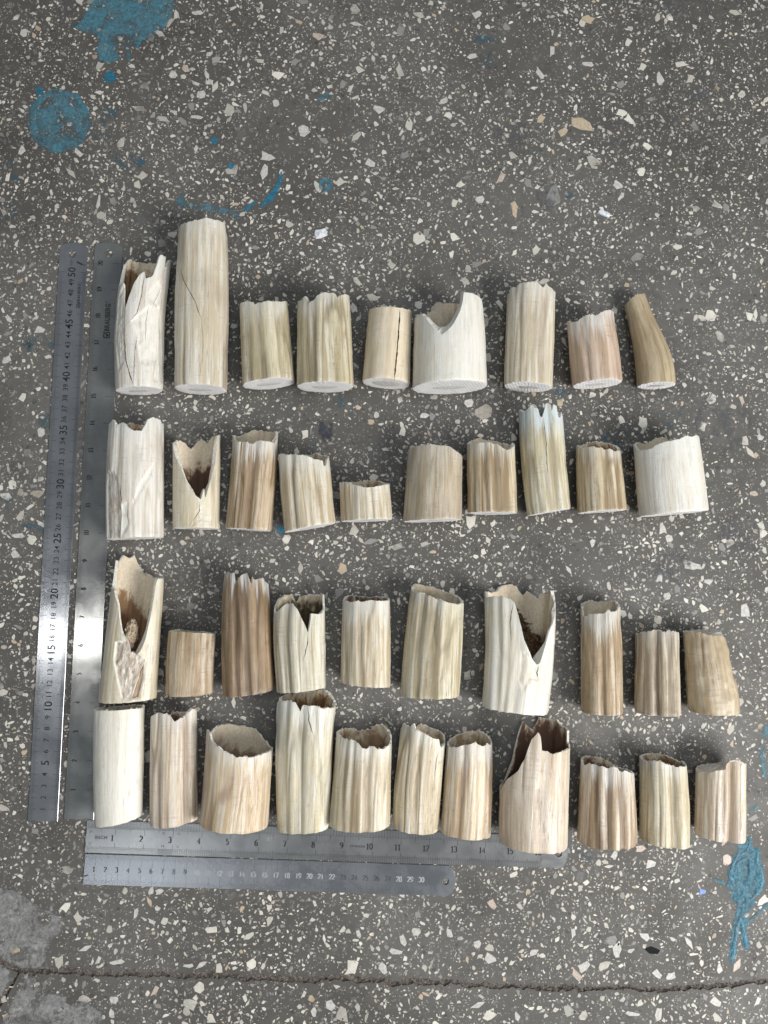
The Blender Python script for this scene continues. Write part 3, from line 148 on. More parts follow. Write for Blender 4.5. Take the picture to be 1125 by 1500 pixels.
    {'loc': [-0.10628, -0.21779], 'rot': -3.53, 'ratio': 0.84, 'st': [(-10.0, -0.25, 30.07), (-5.9, -0.15, 29.94), (-1.7, -0.05, 29.81), (2.4, 0.05, 29.68), (6.6, 0.15, 29.56), (10.7, 0.24, 29.43), (14.9, 0.34, 29.3), (19.0, 0.44, 29.17), (23.2, 0.51, 29.06), (27.3, 0.56, 28.97), (31.5, 0.59, 28.91), (35.6, 0.59, 28.86), (39.8, 0.57, 28.83), (43.9, 0.52, 28.83), (48.1, 0.46, 28.85), (52.2, 0.39, 28.86), (56.4, 0.32, 28.88), (60.5, 0.25, 28.9), (64.7, 0.18, 28.91), (68.8, 0.12, 28.93), (73.0, 0.05, 28.95), (77.1, -0.02, 28.96), (81.3, -0.09, 28.98), (85.4, -0.15, 29.0)], 'slant': -0.36, 'rim': [(-74.5, 78.5), (-58.0, 78.5), (-48.4, 72.8), (-32.1, 69.0), (-11.4, 64.5), (0.9, 61.6), (15.2, 62.2), (30.4, 61.5), (51.5, 63.9), (87.4, 64.6), (92.6, 64.5), (116.3, 64.0), (142.0, 69.5), (157.6, 76.2), (180.7, 77.6), (208.0, 79.8), (235.6, 78.5), (251.5, 74.1), (267.4, 75.3)], 'dents': [], 'cracks': [], 'grooves': [], 'label': 'wide peach cream tusk piece with gaping pale hollow mouth, above the five inch mark', 'tone': 'peach', 'jag': 0.3, 'stain': (17, 0.75, 'orange'), 'wall': 2.5, 'dep': 0.8, 'wl': 4},
    {'loc': [-0.04682, -0.22373], 'rot': -1.37, 'ratio': 0.84, 'st': [(-10.0, 0.09, 21.64), (-4.4, 0.01, 21.94), (1.2, -0.08, 22.25), (6.9, -0.16, 22.55), (12.5, -0.25, 22.86), (18.1, -0.33, 23.16), (23.7, -0.4, 23.46), (29.3, -0.47, 23.74), (35.0, -0.54, 24.01), (40.6, -0.6, 24.27), (46.2, -0.66, 24.5), (51.8, -0.73, 24.73), (57.4, -0.79, 24.93), (63.1, -0.83, 25.11), (68.7, -0.85, 25.26), (74.3, -0.83, 25.4), (79.9, -0.77, 25.53), (85.6, -0.67, 25.65), (91.2, -0.53, 25.77), (96.8, -0.35, 25.88), (102.4, -0.15, 26.01), (108.0, 0.06, 26.15), (113.7, 0.27, 26.29), (119.3, 0.48, 26.43)], 'slant': 1.09, 'rim': [(-74.8, 107.5), (-46.6, 111.2), (-31.9, 112.4), (-21.8, 111.3), (-15.3, 106.6), (-9.2, 102.4), (-7.7, 107.3), (-1.4, 108.8), (7.3, 107.9), (20.3, 108.8), (30.0, 106.6), (37.8, 105.4), (49.2, 106.4), (54.7, 105.1), (87.4, 105.0), (92.6, 105.7), (110.2, 109.1), (130.3, 114.6), (146.0, 116.4), (172.4, 114.7), (199.2, 113.1), (222.3, 112.1), (230.4, 111.9), (249.1, 110.8), (267.4, 106.8)], 'dents': [], 'cracks': [[[(5.6, 107.7), (10.1, 96.3), (17.1, 86.5), (25.3, 80.0)], 1.3]], 'grooves': [(-5.7, 1.6, 14), (-36.9, 0.7, 9), (20.5, 0.6, 10)], 'label': 'tallest tusk piece of the bottom row, mottled white and yellow with a rusty brown mouth', 'tone': 'mottled', 'jag': 0.25, 'stain': (4, 1.0, 'orange'), 'wall': 3, 'wl': 10},
    {'loc': [0.0026, -0.22073], 'rot': -2.53, 'ratio': 0.84, 'st': [(-10.0, 0.1, 26.29), (-5.8, 0.07, 26.2), (-1.7, 0.03, 26.12), (2.5, 0.0, 26.04), (6.6, -0.03, 25.95), (10.8, -0.06, 25.87), (14.9, -0.09, 25.79), (19.1, -0.12, 25.7), (23.2, -0.15, 25.62), (27.4, -0.17, 25.53), (31.6, -0.17, 25.44), (35.7, -0.17, 25.35), (39.9, -0.17, 25.26), (44.0, -0.15, 25.17), (48.2, -0.13, 25.07), (52.3, -0.1, 24.98), (56.5, -0.08, 24.89), (60.6, -0.05, 24.79), (64.8, -0.03, 24.7), (68.9, -0.01, 24.61), (73.1, 0.02, 24.52), (77.3, 0.04, 24.42), (81.4, 0.07, 24.33), (85.6, 0.09, 24.24)], 'slant': 1.08, 'rim': [(-87.4, 77.7), (-57.7, 76.6), (-39.3, 75.0), (-26.8, 75.2), (-13.0, 73.4), (-3.2, 69.3), (6.0, 68.7), (22.5, 70.8), (30.5, 68.7), (45.6, 68.1), (54.7, 70.5), (76.2, 71.0), (92.6, 77.1), (118.7, 81.2), (139.2, 83.0), (158.8, 80.5), (165.3, 77.2), (181.1, 75.8), (194.4, 75.8), (203.1, 78.4), (215.1, 78.2), (237.6, 78.0), (267.4, 77.3)], 'dents': [], 'cracks': [], 'grooves': [(-36.9, 0.9, 7), (-23.6, 0.9, 7), (-8.6, 0.6, 7), (14.5, 1.5, 10)], 'label': 'fluted cream tusk piece with jagged half open mouth, right of the mottled tall one', 'tone': 'cream2', 'jag': 0.25, 'stain': (5, 0.85, 'brown'), 'wall': 2.5, 'wl': 9},
    {'loc': [0.05193, -0.22591], 'rot': -4.85, 'ratio': 0.84, 'st': [(-10.0, 0.35, 19.87), (-5.4, 0.19, 20.0), (-0.8, 0.03, 20.14), (3.8, -0.12, 20.27), (8.4, -0.28, 20.41), (13.0, -0.44, 20.54), (17.5, -0.6, 20.68), (22.1, -0.76, 20.81), (26.7, -0.9, 20.93), (31.3, -1.0, 21.01), (35.9, -1.06, 21.06), (40.5, -1.08, 21.06), (45.1, -1.05, 21.02), (49.7, -0.98, 20.95), (54.3, -0.87, 20.83), (58.9, -0.72, 20.69), (63.4, -0.58, 20.55), (68.0, -0.43, 20.41), (72.6, -0.29, 20.27), (77.2, -0.14, 20.13), (81.8, 0.0, 19.99), (86.4, 0.15, 19.85), (91.0, 0.29, 19.71), (95.6, 0.44, 19.56)], 'slant': -0.19, 'rim': [(-87.4, 83.7), (-73.4, 90.0), (-57.7, 88.7), (-44.4, 88.8), (-32.2, 92.1), (-25.3, 86.9), (-6.6, 85.5), (12.0, 82.9), (32.7, 80.0), (41.5, 80.5), (49.2, 72.9), (73.5, 75.5), (92.6, 76.6), (102.8, 81.2), (134.6, 83.1), (163.0, 84.8), (183.7, 86.5), (200.5, 83.1)], 'dents': [], 'cracks': [[[(41.7, 70.8), (39.1, 60.5), (37.1, 48.8)], 0.8]], 'grooves': [(-8.6, 0.7, 8), (30.0, 0.7, 8)], 'label': 'leaning cream tusk piece with ringed upper left corner, above the eleven inch mark', 'tone': 'cream2', 'jag': 0.2, 'stain': (4, 0.8, 'tan'), 'wall': 2.5, 'wl': 5},
    {'loc': [0.09539, -0.23008], 'rot': -3.36, 'ratio': 0.84, 'st': [(-10.0, -0.05, 21.87), (-5.7, -0.03, 21.83), (-1.4, -0.01, 21.79), (2.8, 0.01, 21.76), (7.1, 0.03, 21.72), (11.4, 0.05, 21.69), (15.7, 0.07, 21.65), (20.0, 0.09, 21.61), (24.2, 0.11, 21.58), (28.5, 0.14, 21.54), (32.8, 0.17, 21.49), (37.1, 0.19, 21.42), (41.4, 0.21, 21.34), (45.6, 0.22, 21.24), (49.9, 0.22, 21.12), (54.2, 0.21, 20.98), (58.5, 0.19, 20.84), (62.8, 0.15, 20.67), (67.0, 0.11, 20.51), (71.3, 0.07, 20.35), (75.6, 0.04, 20.18), (79.9, 0.0, 20.02), (84.2, -0.04, 19.86), (88.4, -0.07, 19.69)], 'slant': -0.71, 'rim': [(-87.4, 73.8), (-41.6, 75.4), (-27.2, 77.3), (-5.3, 79.6), (7.8, 81.3), (27.4, 77.8), (46.0, 78.5), (85.7, 78.1), (92.6, 79.0), (110.5, 82.4), (145.3, 85.4), (175.9, 83.8), (213.0, 80.1), (267.4, 75.4)], 'dents': [], 'cracks': [], 'grooves': [(-23.6, 0.7, 8), (44.4, 0.8, 9)], 'label': 'pale tan tusk piece with reddish streaks and arched mouth, above the thirteen inch mark', 'tone': 'peach', 'jag': 0.2, 'stain': (3, 0.9, 'tan'), 'wall': 2.5, 'wl': 10},
    {'loc': [0.15371, -0.23779], 'rot': -3.15, 'ratio': 0.82, 'st': [(-10.0, 0.22, 29.46), (-4.9, 0.11, 29.53), (0.2, 0.0, 29.6), (5.3, -0.1, 29.67), (10.3, -0.21, 29.75), (15.4, -0.32, 29.82), (20.5, -0.43, 29.89), (25.6, -0.54, 29.96), (30.7, -0.64, 30.02), (35.8, -0.73, 30.07), (40.9, -0.79, 30.1), (45.9, -0.85, 30.13), (51.0, -0.88, 30.14), (56.1, -0.89, 30.14), (61.2, -0.88, 30.12), (66.3, -0.84, 30.07), (71.4, -0.77, 30.01), (76.4, -0.68, 29.94), (81.5, -0.57, 29.84), (86.6, -0.44, 29.72), (91.7, -0.28, 29.58), (96.8, -0.12, 29.43), (101.9, 0.05, 29.28), (107.0, 0.21, 29.13)], 'slant': -0.59, 'rim': [(-87.4, 43.6), (-57.4, 58.5), (-40.0, 66.2), (-28.9, 78.0), (-20.6, 93.1), (-9.9, 100.2), (-5.2, 96.7), (-1.6, 85.2), (7.9, 84.6), (17.5, 82.5), (31.7, 83.6), (51.3, 84.9), (69.1, 85.5), (92.6, 98.0), (92.6, 87.5), (117.9, 99.7), (129.8, 104.2), (148.8, 103.7), (165.8, 103.7), (173.1, 95.5), (175.0, 92.3), (186.7, 96.0), (196.5, 100.3), (204.1, 89.7), (214.2, 63.3), (233.8, 49.0), (267.4, 43.8)], 'dents': [], 'cracks': [], 'grooves': [(5.7, 0.9, 9)], 'label': 'big cream tusk piece broken in a slope at its left, over the sixteen inch mark', 'tone': 'pinkcream', 'jag': 0.25, 'stain': (0, 1.0, 'dark'), 'wall': 2.5, 'dep': 0.72, 'wl': 0},
    {'loc': [0.21987, -0.23783], 'rot': -1.99, 'ratio': 0.84, 'st': [(-10.0, -0.03, 25.87), (-6.3, -0.01, 25.77), (-2.6, 0.01, 25.67), (1.1, 0.03, 25.58), (4.7, 0.05, 25.48), (8.4, 0.07, 25.39), (12.1, 0.09, 25.29), (15.8, 0.11, 25.2), (19.5, 0.13, 25.1), (23.2, 0.14, 25.0), (26.9, 0.15, 24.88), (30.6, 0.16, 24.75), (34.2, 0.16, 24.6), (37.9, 0.15, 24.44), (41.6, 0.14, 24.26), (45.3, 0.11, 24.07), (49.0, 0.09, 23.87), (52.7, 0.06, 23.66), (56.4, 0.03, 23.46), (60.1, 0.01, 23.26), (63.7, -0.02, 23.06), (67.4, -0.05, 22.86), (71.1, -0.07, 22.66), (74.8, -0.1, 22.46)], 'slant': 0.95, 'rim': [(-87.4, 64.3), (-65.8, 66.9), (-48.7, 68.9), (-36.3, 66.9), (-27.0, 68.1), (-14.4, 66.5), (-1.6, 68.6), (7.8, 67.5), (17.6, 63.9), (26.9, 65.1), (47.7, 62.0), (87.4, 59.5), (92.6, 60.0), (118.5, 60.0), (142.2, 59.9), (162.4, 64.2), (178.7, 67.2), (196.6, 68.1), (226.6, 69.4), (267.4, 69.0)], 'dents': [], 'cracks': [], 'grooves': [(-38.3, 0.9, 9), (-14.5, 1.0, 8), (14.5, 1.1, 8)], 'label': 'brown and white striped tusk piece with wavy rim, third from right in the bottom row', 'tone': 'brownstripe', 'jag': 0.25, 'stain': (1, 1.0, 'dark'), 'wall': 2.5, 'wl': 9},
    {'loc': [0.27236, -0.23994], 'rot': -1.1, 'ratio': 0.84, 'st': [(-10.0, -0.25, 21.73), (-6.1, -0.16, 21.69), (-2.2, -0.07, 21.66), (1.7, 0.02, 21.62), (5.6, 0.11, 21.58), (9.4, 0.2, 21.55), (13.3, 0.29, 21.51), (17.2, 0.38, 21.47), (21.1, 0.47, 21.44), (25.0, 0.54, 21.39), (28.9, 0.58, 21.32), (32.8, 0.6, 21.25), (36.7, 0.59, 21.15), (40.6, 0.56, 21.05), (44.4, 0.5, 20.92), (48.3, 0.42, 20.79), (52.2, 0.33, 20.65), (56.1, 0.24, 20.51), (60.0, 0.16, 20.37), (63.9, 0.07, 20.23), (67.8, -0.01, 20.09), (71.7, -0.1, 19.95), (75.5, -0.19, 19.81), (79.4, -0.27, 19.67)], 'slant': -2.04, 'rim': [(-87.4, 71.6), (-62.0, 71.2), (-37.5, 73.0), (-20.9, 72.5), (-8.8, 70.6), (3.7, 69.3), (22.9, 68.0), (54.6, 67.6), (87.4, 67.9), (92.6, 68.2), (118.8, 67.7), (139.4, 70.3), (162.6, 71.8), (181.3, 72.7), (209.5, 72.2), (267.4, 72.1)], 'dents': [], 'cracks': [], 'grooves': [(8.6, 2.2, 15)], 'label': 'olive cream tusk piece with deep central groove and dark rim, beside the two lobed one', 'tone': 'olive2', 'jag': 0.2, 'stain': (0, 1.0, 'orange'), 'wall': 2.5, 'wl': 5},
    {'loc': [0.32286, -0.23651], 'rot': -3.22, 'ratio': 0.8, 'st': [(-10.0, -0.07, 21.76), (-6.3, -0.04, 21.76), (-2.6, -0.02, 21.76), (1.1, 0.01, 21.76), (4.7, 0.03, 21.76), (8.4, 0.06, 21.77), (12.1, 0.08, 21.77), (15.8, 0.11, 21.77), (19.5, 0.13, 21.77), (23.2, 0.15, 21.77), (26.9, 0.16, 21.76), (30.5, 0.16, 21.74), (34.2, 0.16, 21.72), (37.9, 0.15, 21.69), (41.6, 0.13, 21.66), (45.3, 0.11, 21.63), (49.0, 0.08, 21.59), (52.6, 0.06, 21.55), (56.3, 0.04, 21.51), (60.0, 0.01, 21.48), (63.7, -0.01, 21.44), (67.4, -0.03, 21.4), (71.1, -0.05, 21.37), (74.8, -0.08, 21.33)], 'slant': -1.32, 'rim': [(-87.4, 55.8), (-61.5, 57.6), (-54.3, 55.9), (-47.9, 58.3), (-32.0, 60.8), (-12.0, 61.7), (-9.8, 67.5), (-1.6, 69.9), (8.8, 71.2), (26.0, 70.4), (43.5, 67.3), (68.8, 65.1), (180.0, 59.4)], 'dents': [], 'cracks': [], 'grooves': [(11.5, 4.4, 14), (-14.5, 0.6, 7)], 'label': 'small two lobed pinkish tusk piece with taller right lobe, last in the bottom row', 'tone': 'pinkcream', 'jag': 0.12, 'cap': 1, 'wl': 0}
]
# ------------------------------------------------------------------ materials
def floor_grime(N, P):
    """large blotches of dirt and wear on the terrazzo, as factors 0..1"""
    return N.ramp(N.noise(P, 3.1, 4, .6), .40, .62), N.ramp(N.noise(N.vadd(P, (3.1, 7.7, 0)), 11.0, 5, .65, .6), .50, .72)
def mat_cement(extra_chips=True):
    N = NT('terrazzo_cement'); P = N.pos()
    g1, g2 = floor_grime(N, P)
    c = N.mix(N.noise(P, 60, 5, .7), (0.054, 0.050, 0.045), (0.120, 0.112, 0.100))
    c = N.mix(g1, c, N.mix(N.noise(P, 160, 4, .7), (0.084, 0.079, 0.073), (0.160, 0.152, 0.140)))
    c = N.mix(N.math('MULTIPLY', g2, .55), c, (0.052, 0.050, 0.047))
    # fine sand grains in the cement
    v = N.add('ShaderNodeTexVoronoi', feature='F1'); N.put(v.inputs['Vector'], P); v.inputs['Scale'].default_value = 520
    cell = N.add('ShaderNodeSeparateColor'); N.put(cell.inputs[0], v.outputs['Color'])
    grain = N.math('MULTIPLY', N.ramp(v.outputs['Distance'], .42, .30), N.ramp(cell.outputs[0], .80, .84))
    c = N.mix(N.math('MULTIPLY', grain, .55), c, (0.34, 0.33, 0.30))
    v3 = N.add('ShaderNodeTexVoronoi', feature='F1'); N.put(v3.inputs['Vector'], N.vadd(P, N.vmul(N.noise(P, 90, 2, out='Color'), (.006, .006, 0)))); v3.inputs['Scale'].default_value = 190
    cel3 = N.add('ShaderNodeSeparateColor'); N.put(cel3.inputs[0], v3.outputs['Color'])
    gr3 = N.math('MULTIPLY', N.ramp(v3.outputs['Distance'], .40, .28), N.ramp(cel3.outputs[0], .52, .54))
    c = N.mix(N.math('MULTIPLY', gr3, .6), c, N.mix(cel3.outputs[1], (0.034, 0.034, 0.034), (0.20, 0.19, 0.18)))
    if extra_chips:   # beyond the modelled chips
        sp = N.add('ShaderNodeSeparateXYZ'); N.put(sp.inputs[0], P)
        outm = N.math('MAXIMUM', N.ramp(N.math('ABSOLUTE', N.math('SUBTRACT', sp.outputs[0], CX)), HX, HX + .003), N.ramp(N.math('ABSOLUTE', N.math('SUBTRACT', sp.outputs[1], CY)), HY, HY + .003))
        v2 = N.add('ShaderNodeTexVoronoi', feature='F1'); N.put(v2.inputs['Vector'], N.vadd(P, N.vmul(N.noise(P, 140, 2, .6, out='Color'), (.0075, .0075, 0)))); v2.inputs['Scale'].default_value = 190
        cel2 = N.add('ShaderNodeSeparateColor'); N.put(cel2.inputs[0], v2.outputs['Color'])
        ch = N.math('MULTIPLY', N.math('MULTIPLY', N.ramp(v2.outputs['Distance'], .50, .44), N.ramp(cel2.outputs[0], .46, .48)), outm)
        c = N.mix(ch, c, (0.42, 0.40, 0.36))
    h = N.math('ADD', N.noise(P, 700, 4, .7), N.math('MULTIPLY', N.noise(P, 90, 4, .6), 1.2))
    return N.out(c, N.ramp(N.noise(P, 30, 4), .3, .7, .50, .74), N.bump(h, .30, .0009), Specular_IOR_Level=.35)
def mat_chip(name, rand_typ):
    N = NT(name); P = N.pos(); g1, g2 = floor_grime(N, P)
    if rand_typ == 'OBJ': r = N.add('ShaderNodeObjectInfo').outputs['Random']
    else: r = N.attr('tone')
    r2 = N.math('FRACT', N.math('MULTIPLY', r, 17.31))
    c = N.mix(r2, (0.43, 0.40, 0.35), (0.71, 0.675, 0.60))
    c = N.mix(N.ramp(r, .68, .76), c, (0.25, 0.24, 0.225))
    c = N.mix(N.ramp(r, .90, .905), c, (0.48, 0.38, 0.27))
    c = N.mix(N.ramp(r, .945, .95), c, (0.115, 0.112, 0.11))
    c = N.mix(N.math('MULTIPLY', N.ramp(N.noise(P, 420, 4, .65), .45, .75), .35), c, (0.27, 0.255, 0.23))
    dirt = N.math('MAXIMUM', N.math('MULTIPLY', N.ramp(N.noise(N.vadd(P, (9, 2, 0)), 16, 5, .7), .53, .70), .78), N.math('MULTIPLY', g2, .62))
    c = N.mix(dirt, c, (0.088, 0.083, 0.077))
    return N.out(c, .5, N.bump(N.noise(P, 900, 3), .12, .0006), Specular_IOR_Level=.4)
def mat_plain_chip(name, col, rough=.4, **k):
    N = NT(name); P = N.pos()
    c = N.mix(N.ramp(N.noise(P, 380, 4, .65), .35, .75), col, tuple(v * .62 for v in col))
    return N.out(c, rough, N.bump(N.noise(P, 800, 3), .15, .0006), **k)
def mat_groove():
    N = NT('broken_crack_edge'); P = N.pos()
    c = N.mix(N.ramp(N.noise(P, 420, 5, .75), .35, .68), (0.068, 0.057, 0.050), (0.30, 0.26, 0.23))
    return N.out(c, .95, N.bump(N.noise(P, 700, 5, .75), .9, .003), Specular_IOR_Level=.1)
def mat_patch():
    N = NT('pale_cement_skim'); P = N.pos()
    n = N.noise(P, 45, 6, .7, .3)
    c = N.mix(n, (0.17, 0.168, 0.166), (0.33, 0.328, 0.322))
    c = N.mix(N.ramp(N.noise(P, 130, 4, .7), .50, .72), c, (0.40, 0.395, 0.385))
    c = N.mix(N.math('MULTIPLY', N.ramp(N.noise(N.vadd(P, (4, 1, 0)), 26, 5, .7), .54, .68), .85), c, (0.10, 0.098, 0.094))
    m = N.out(c, .9, N.bump(N.noise(P, 240, 6, .75), .55, .002), Specular_IOR_Level=.15)
    holes(N, P, 60, .36, .52, film=.5); return m
def holes(N, P, scale, lo, hi, edge=True, film=.34):
    """worn-through spots: transparent where the paint has gone"""
    tr = N.add('ShaderNodeBsdfTransparent'); mx = N.add('ShaderNodeMixShader'); o = N.n['Material Output']
    a = N.ramp(N.noise(P, scale, 5, .72, .5), lo, hi)
    if edge: a = N.math('MULTIPLY', a, N.ramp(N.math('ADD', N.attr('edge'), N.math('MULTIPLY', N.noise(P, 190, 5, .75, .4), 1.1)), .62, .86))
    a = N.math('MULTIPLY', a, N.ramp(N.noise(P, 330, 4, .7, .8), .28, .62, film, 1.0))
    N.put(mx.inputs[0], a); N.t.links.new(tr.outputs[0], mx.inputs[1]); N.t.links.new(N.b.outputs[0], mx.inputs[2]); N.t.links.new(mx.outputs[0], o.inputs['Surface'])
def mat_paint(name, col, lo, hi, scale=55, relief=.5, rough=.5):
    N = NT(name); P = N.pos()
    c = N.mix(N.noise(P, 120, 5, .7, 1.0), tuple(v * .72 for v in col), tuple(min(1, v * 1.3) for v in col))
    c = N.mix(N.math('MULTIPLY', N.ramp(N.noise(P, 210, 4, .7, 1.2), .55, .75), .42), c, (0.20, 0.26, 0.29))
    c = N.mix(N.math('MULTIPLY', N.ramp(N.noise(P, 75, 5, .75, .8), .46, .64), .60), c, (0.10, 0.125, 0.135))
    m = N.out(c, rough, N.bump(N.noise(P, 170, 5, .7, 1.5), relief, .0016), Specular_IOR_Level=.35)
    holes(N, P, scale, lo, hi); return m

TONES = {  # base, streak, dark streak, amount of streaks, blotch tint, blotch amount, rim white
 'whitecream': ((.735,.70,.635), (.60,.53,.42), (.44,.37,.28), .55, (.80,.79,.78), .5, .6),
 'cream':      ((.70,.655,.57), (.55,.475,.37), (.44,.36,.29), .60, (.76,.73,.68), .6, .5),
 'cream2':     ((.70,.645,.54), (.53,.44,.32), (.40,.31,.21), .75, (.75,.71,.63), .4, .8),
 'olive':      ((.63,.575,.44), (.46,.395,.27), (.36,.30,.20), .80, (.70,.66,.55), .4, .7),
 'olive2':     ((.61,.55,.42), (.47,.40,.28), (.36,.29,.19), .70, (.66,.62,.52), .4, .8),
 'olivedark':  ((.50,.42,.30), (.40,.31,.205), (.30,.22,.14), .75, (.52,.45,.30), .6, .1),
 'beige':      ((.72,.63,.50), (.65,.545,.41), (.55,.43,.31), .35, (.76,.68,.57), .6, .0),
 'white':      ((.755,.735,.675), (.68,.63,.52), (.58,.52,.40), .60, (.80,.79,.76), .5, .5),
 'ivorywhite': ((.755,.73,.66), (.69,.645,.54), (.62,.57,.47), .55, (.79,.775,.735), .3, .2),
 'ivory':      ((.73,.68,.565), (.62,.535,.40), (.50,.40,.28), .55, (.77,.73,.65), .5, .2),
 'pink':       ((.60,.475,.37), (.45,.325,.225), (.33,.23,.16), .75, (.64,.48,.40), .6, .95),
 'pinkcream':  ((.70,.63,.54), (.56,.45,.36), (.43,.33,.26), .70, (.70,.60,.55), .7, .8),
 'peach':      ((.68,.585,.46), (.55,.42,.28), (.46,.32,.22), .75, (.70,.60,.50), .5, .85),
 'brown':      ((.55,.445,.33), (.38,.28,.18), (.26,.175,.105), .85, (.66,.57,.46), .5, .9),
 'darkbrown':  ((.36,.265,.175), (.255,.175,.105), (.16,.105,.065), .80, (.48,.355,.28), .7, .9),
 'greybrown':  ((.50,.435,.35), (.39,.325,.245), (.29,.235,.175), .75, (.58,.53,.45), .5, .25),
 'greybrown2': ((.56,.495,.39), (.37,.30,.22), (.26,.20,.145), .85, (.60,.55,.46), .5, .4),
 'tan':        ((.60,.515,.38), (.43,.335,.22), (.31,.225,.135), .85, (.67,.60,.47), .4, .7),
 'bluish':     ((.67,.64,.52), (.52,.46,.33), (.42,.34,.22), .65, (.66,.69,.66), .6, .95),
 'greenwhite': ((.68,.655,.56), (.53,.48,.37), (.40,.345,.25), .65, (.72,.71,.65), .5, .8),
 'mottled':    ((.69,.67,.61), (.56,.51,.39), (.42,.38,.30), .60, (.64,.53,.31), .9, .8),
 'rough':      ((.54,.45,.325), (.42,.32,.20), (.31,.215,.125), .55, (.66,.575,.45), .9, .2),
 'brownstripe':((.62,.535,.43), (.36,.255,.165), (.24,.155,.095), .85, (.70,.65,.58), .4, .9),
}
for _k, _t in list(TONES.items()):                                   # straw rather than rose
    if _k not in ('pink', 'white', 'ivorywhite', 'whitecream'):
        TONES[_k] = (tuple(a * b for a, b in zip(_t[0], (.985, .965, .895))), tuple(a * b for a, b in zip(_t[1], (.93, .91, .81))), tuple(a * b for a, b in zip(_t[2], (.78, .76, .69))), min(1, _t[3] * 1.12), _t[4], _t[5], _t[6])
def mat_tusk():
    """outer skin of a tusk piece: long grain, fine rings, whitened broken end; colours come from the object's own properties"""
    N = NT('tusk_skin'); r = N.attr('rest', out='Vector'); seed = N.attr('seed', 'OBJECT', 'Vector')
    O = lambda k: N.attr(k, 'OBJECT', 'Color'); F = lambda k: N.attr(k, 'OBJECT', 'Fac')
    v = N.vadd(r, seed)                                                 # millimetres
    blot = N.noise(N.vmul(v, (.075, .030, .075)), 1.0, 4, .6, .4)
    wv = N.add('ShaderNodeVectorMath', operation='SUBTRACT'); N.put(wv.inputs[0], N.noise(N.vmul(v, (.06, .045, .06)), 1.0, 3, .55, out='Color')); N.put(wv.inputs[1], (.5, .5, .5))
    v = N.vadd(v, N.vmul(wv.outputs[0], (1.6, 0, 1.6)))
    patchy = N.ramp(N.noise(N.vmul(v, (.16, .05, .16)), 1.0, 3, .6), .40, .60)
    wide = N.noise(N.vmul(v, (.20, .0075, .20)), 1.0, 3, .5)
    med = N.noise(N.vmul(v, (.62, .012, .62)), 1.0, 3, .55)
    fine = N.noise(N.vmul(v, (1.9, .03, 1.9)), 1.0, 3, .6)
    hair = N.noise(N.vmul(v, (4.5, .09, 4.5)), 1.0, 2, .6)
    amt = F('amount')
    broad = N.noise(N.vmul(v, (.10, .009, .10)), 1.0, 3, .5)
    c = N.mix(N.math('MULTIPLY', N.ramp(blot, .42, .66), F('blotch')), O('base'), O('tint'))
    c = N.mix(N.math('MULTIPLY', N.ramp(broad, .49, .60), N.math('MULTIPLY', amt, .80)), c, N.mix(.25, O('streak'), O('dark')))
    c = N.mix(N.math('MULTIPLY', N.ramp(wide, .46, .58), amt), c, O('streak'))
    c = N.mix(N.math('MULTIPLY', N.ramp(med, .50, .64), N.math('MULTIPLY', amt, .55)), c, O('streak'))
    pale = N.noise(N.vadd(N.vmul(v, (.30, .010, .30)), (31, 7, 5)), 1.0, 3, .55)
    c = N.mix(N.math('MULTIPLY', N.ramp(pale, .50, .62), F('pale')), c, N.mix(.50, O('base'), (0.80, 0.79, 0.745)))
    c = N.mix(N.math('MULTIPLY', N.ramp(fine, .54, .68), N.math('MULTIPLY', N.math('MULTIPLY', amt, .55), N.math('ADD', .10, N.math('MULTIPLY', patchy, .85)))), c, O('dark'))
    c = N.mix(N.math('MULTIPLY', N.ramp(hair, .57, .70), N.math('MULTIPLY', N.math('MULTIPLY', amt, .28), patchy)), c, O('dark'))
    c = N.mix(N.math('MULTIPLY', N.ramp(N.attr('groove'), .18, .80), N.math('MULTIPLY', amt, .90)), c, O('dark'))
    ln = N.math('ABSOLUTE', N.math('SUBTRACT', N.noise(N.vmul(v, (.42, .014, .42)), 1.0, 3, .6), .5))
    line = N.math('MULTIPLY', N.ramp(ln, .013, .003), N.ramp(N.noise(N.vmul(v, (.2, .04, .2)), 1.0, 2, .5), .46, .56))
    c = N.mix(N.math('MULTIPLY', line, N.math('ADD', .15, N.math('MULTIPLY', amt, .55))), c, O('dark'))
    rings = N.noise(N.vmul(v, (.05, .75, .05)), 1.0, 3, .6)
    c = N.mix(N.math('MULTIPLY', N.ramp(rings, .53, .66), N.math('MULTIPLY', N.ramp(blot, .48, .60), .34)), c, O('dark'))
    tv = N.attr('toprim')                                               # mm below the broken rim
    wl = N.math('ADD', F('whitelen'), N.math('MULTIPLY', N.math('SUBTRACT', N.math('ADD', med, wide), 1.0), 55))
    wt = N.math('MULTIPLY', N.ramp(tv, N.math('ADD', wl, 9.0), N.math('SUBTRACT', wl, 6.0)), F('white'))
    c = N.mix(N.math('MULTIPLY', wt, .72), c, O('rimtint'))
    c = N.mix(N.math('MULTIPLY', N.math('MULTIPLY', N.ramp(fine, .50, .62), wt), .6), c, O('streak'))
    fl = N.attr('flake')
    c = N.mix(N.ramp(fl, .02, .28), c, N.mix(N.ramp(N.math('ADD', fl, N.math('MULTIPLY', N.math('SUBTRACT', N.noise(N.vmul(v, (.35, .12, .35)), 1.0, 5, .65, .6), .5), 1.1)), .34, .90), (0.78, 0.745, 0.67), (0.30, 0.20, 0.12)))
    spots = N.noise(N.vmul(v, (.8, .6, .8)), 1.0, 3, .7)
    c = N.mix(N.math('MULTIPLY', N.ramp(spots, .70, .78), .35), c, O('dark'))
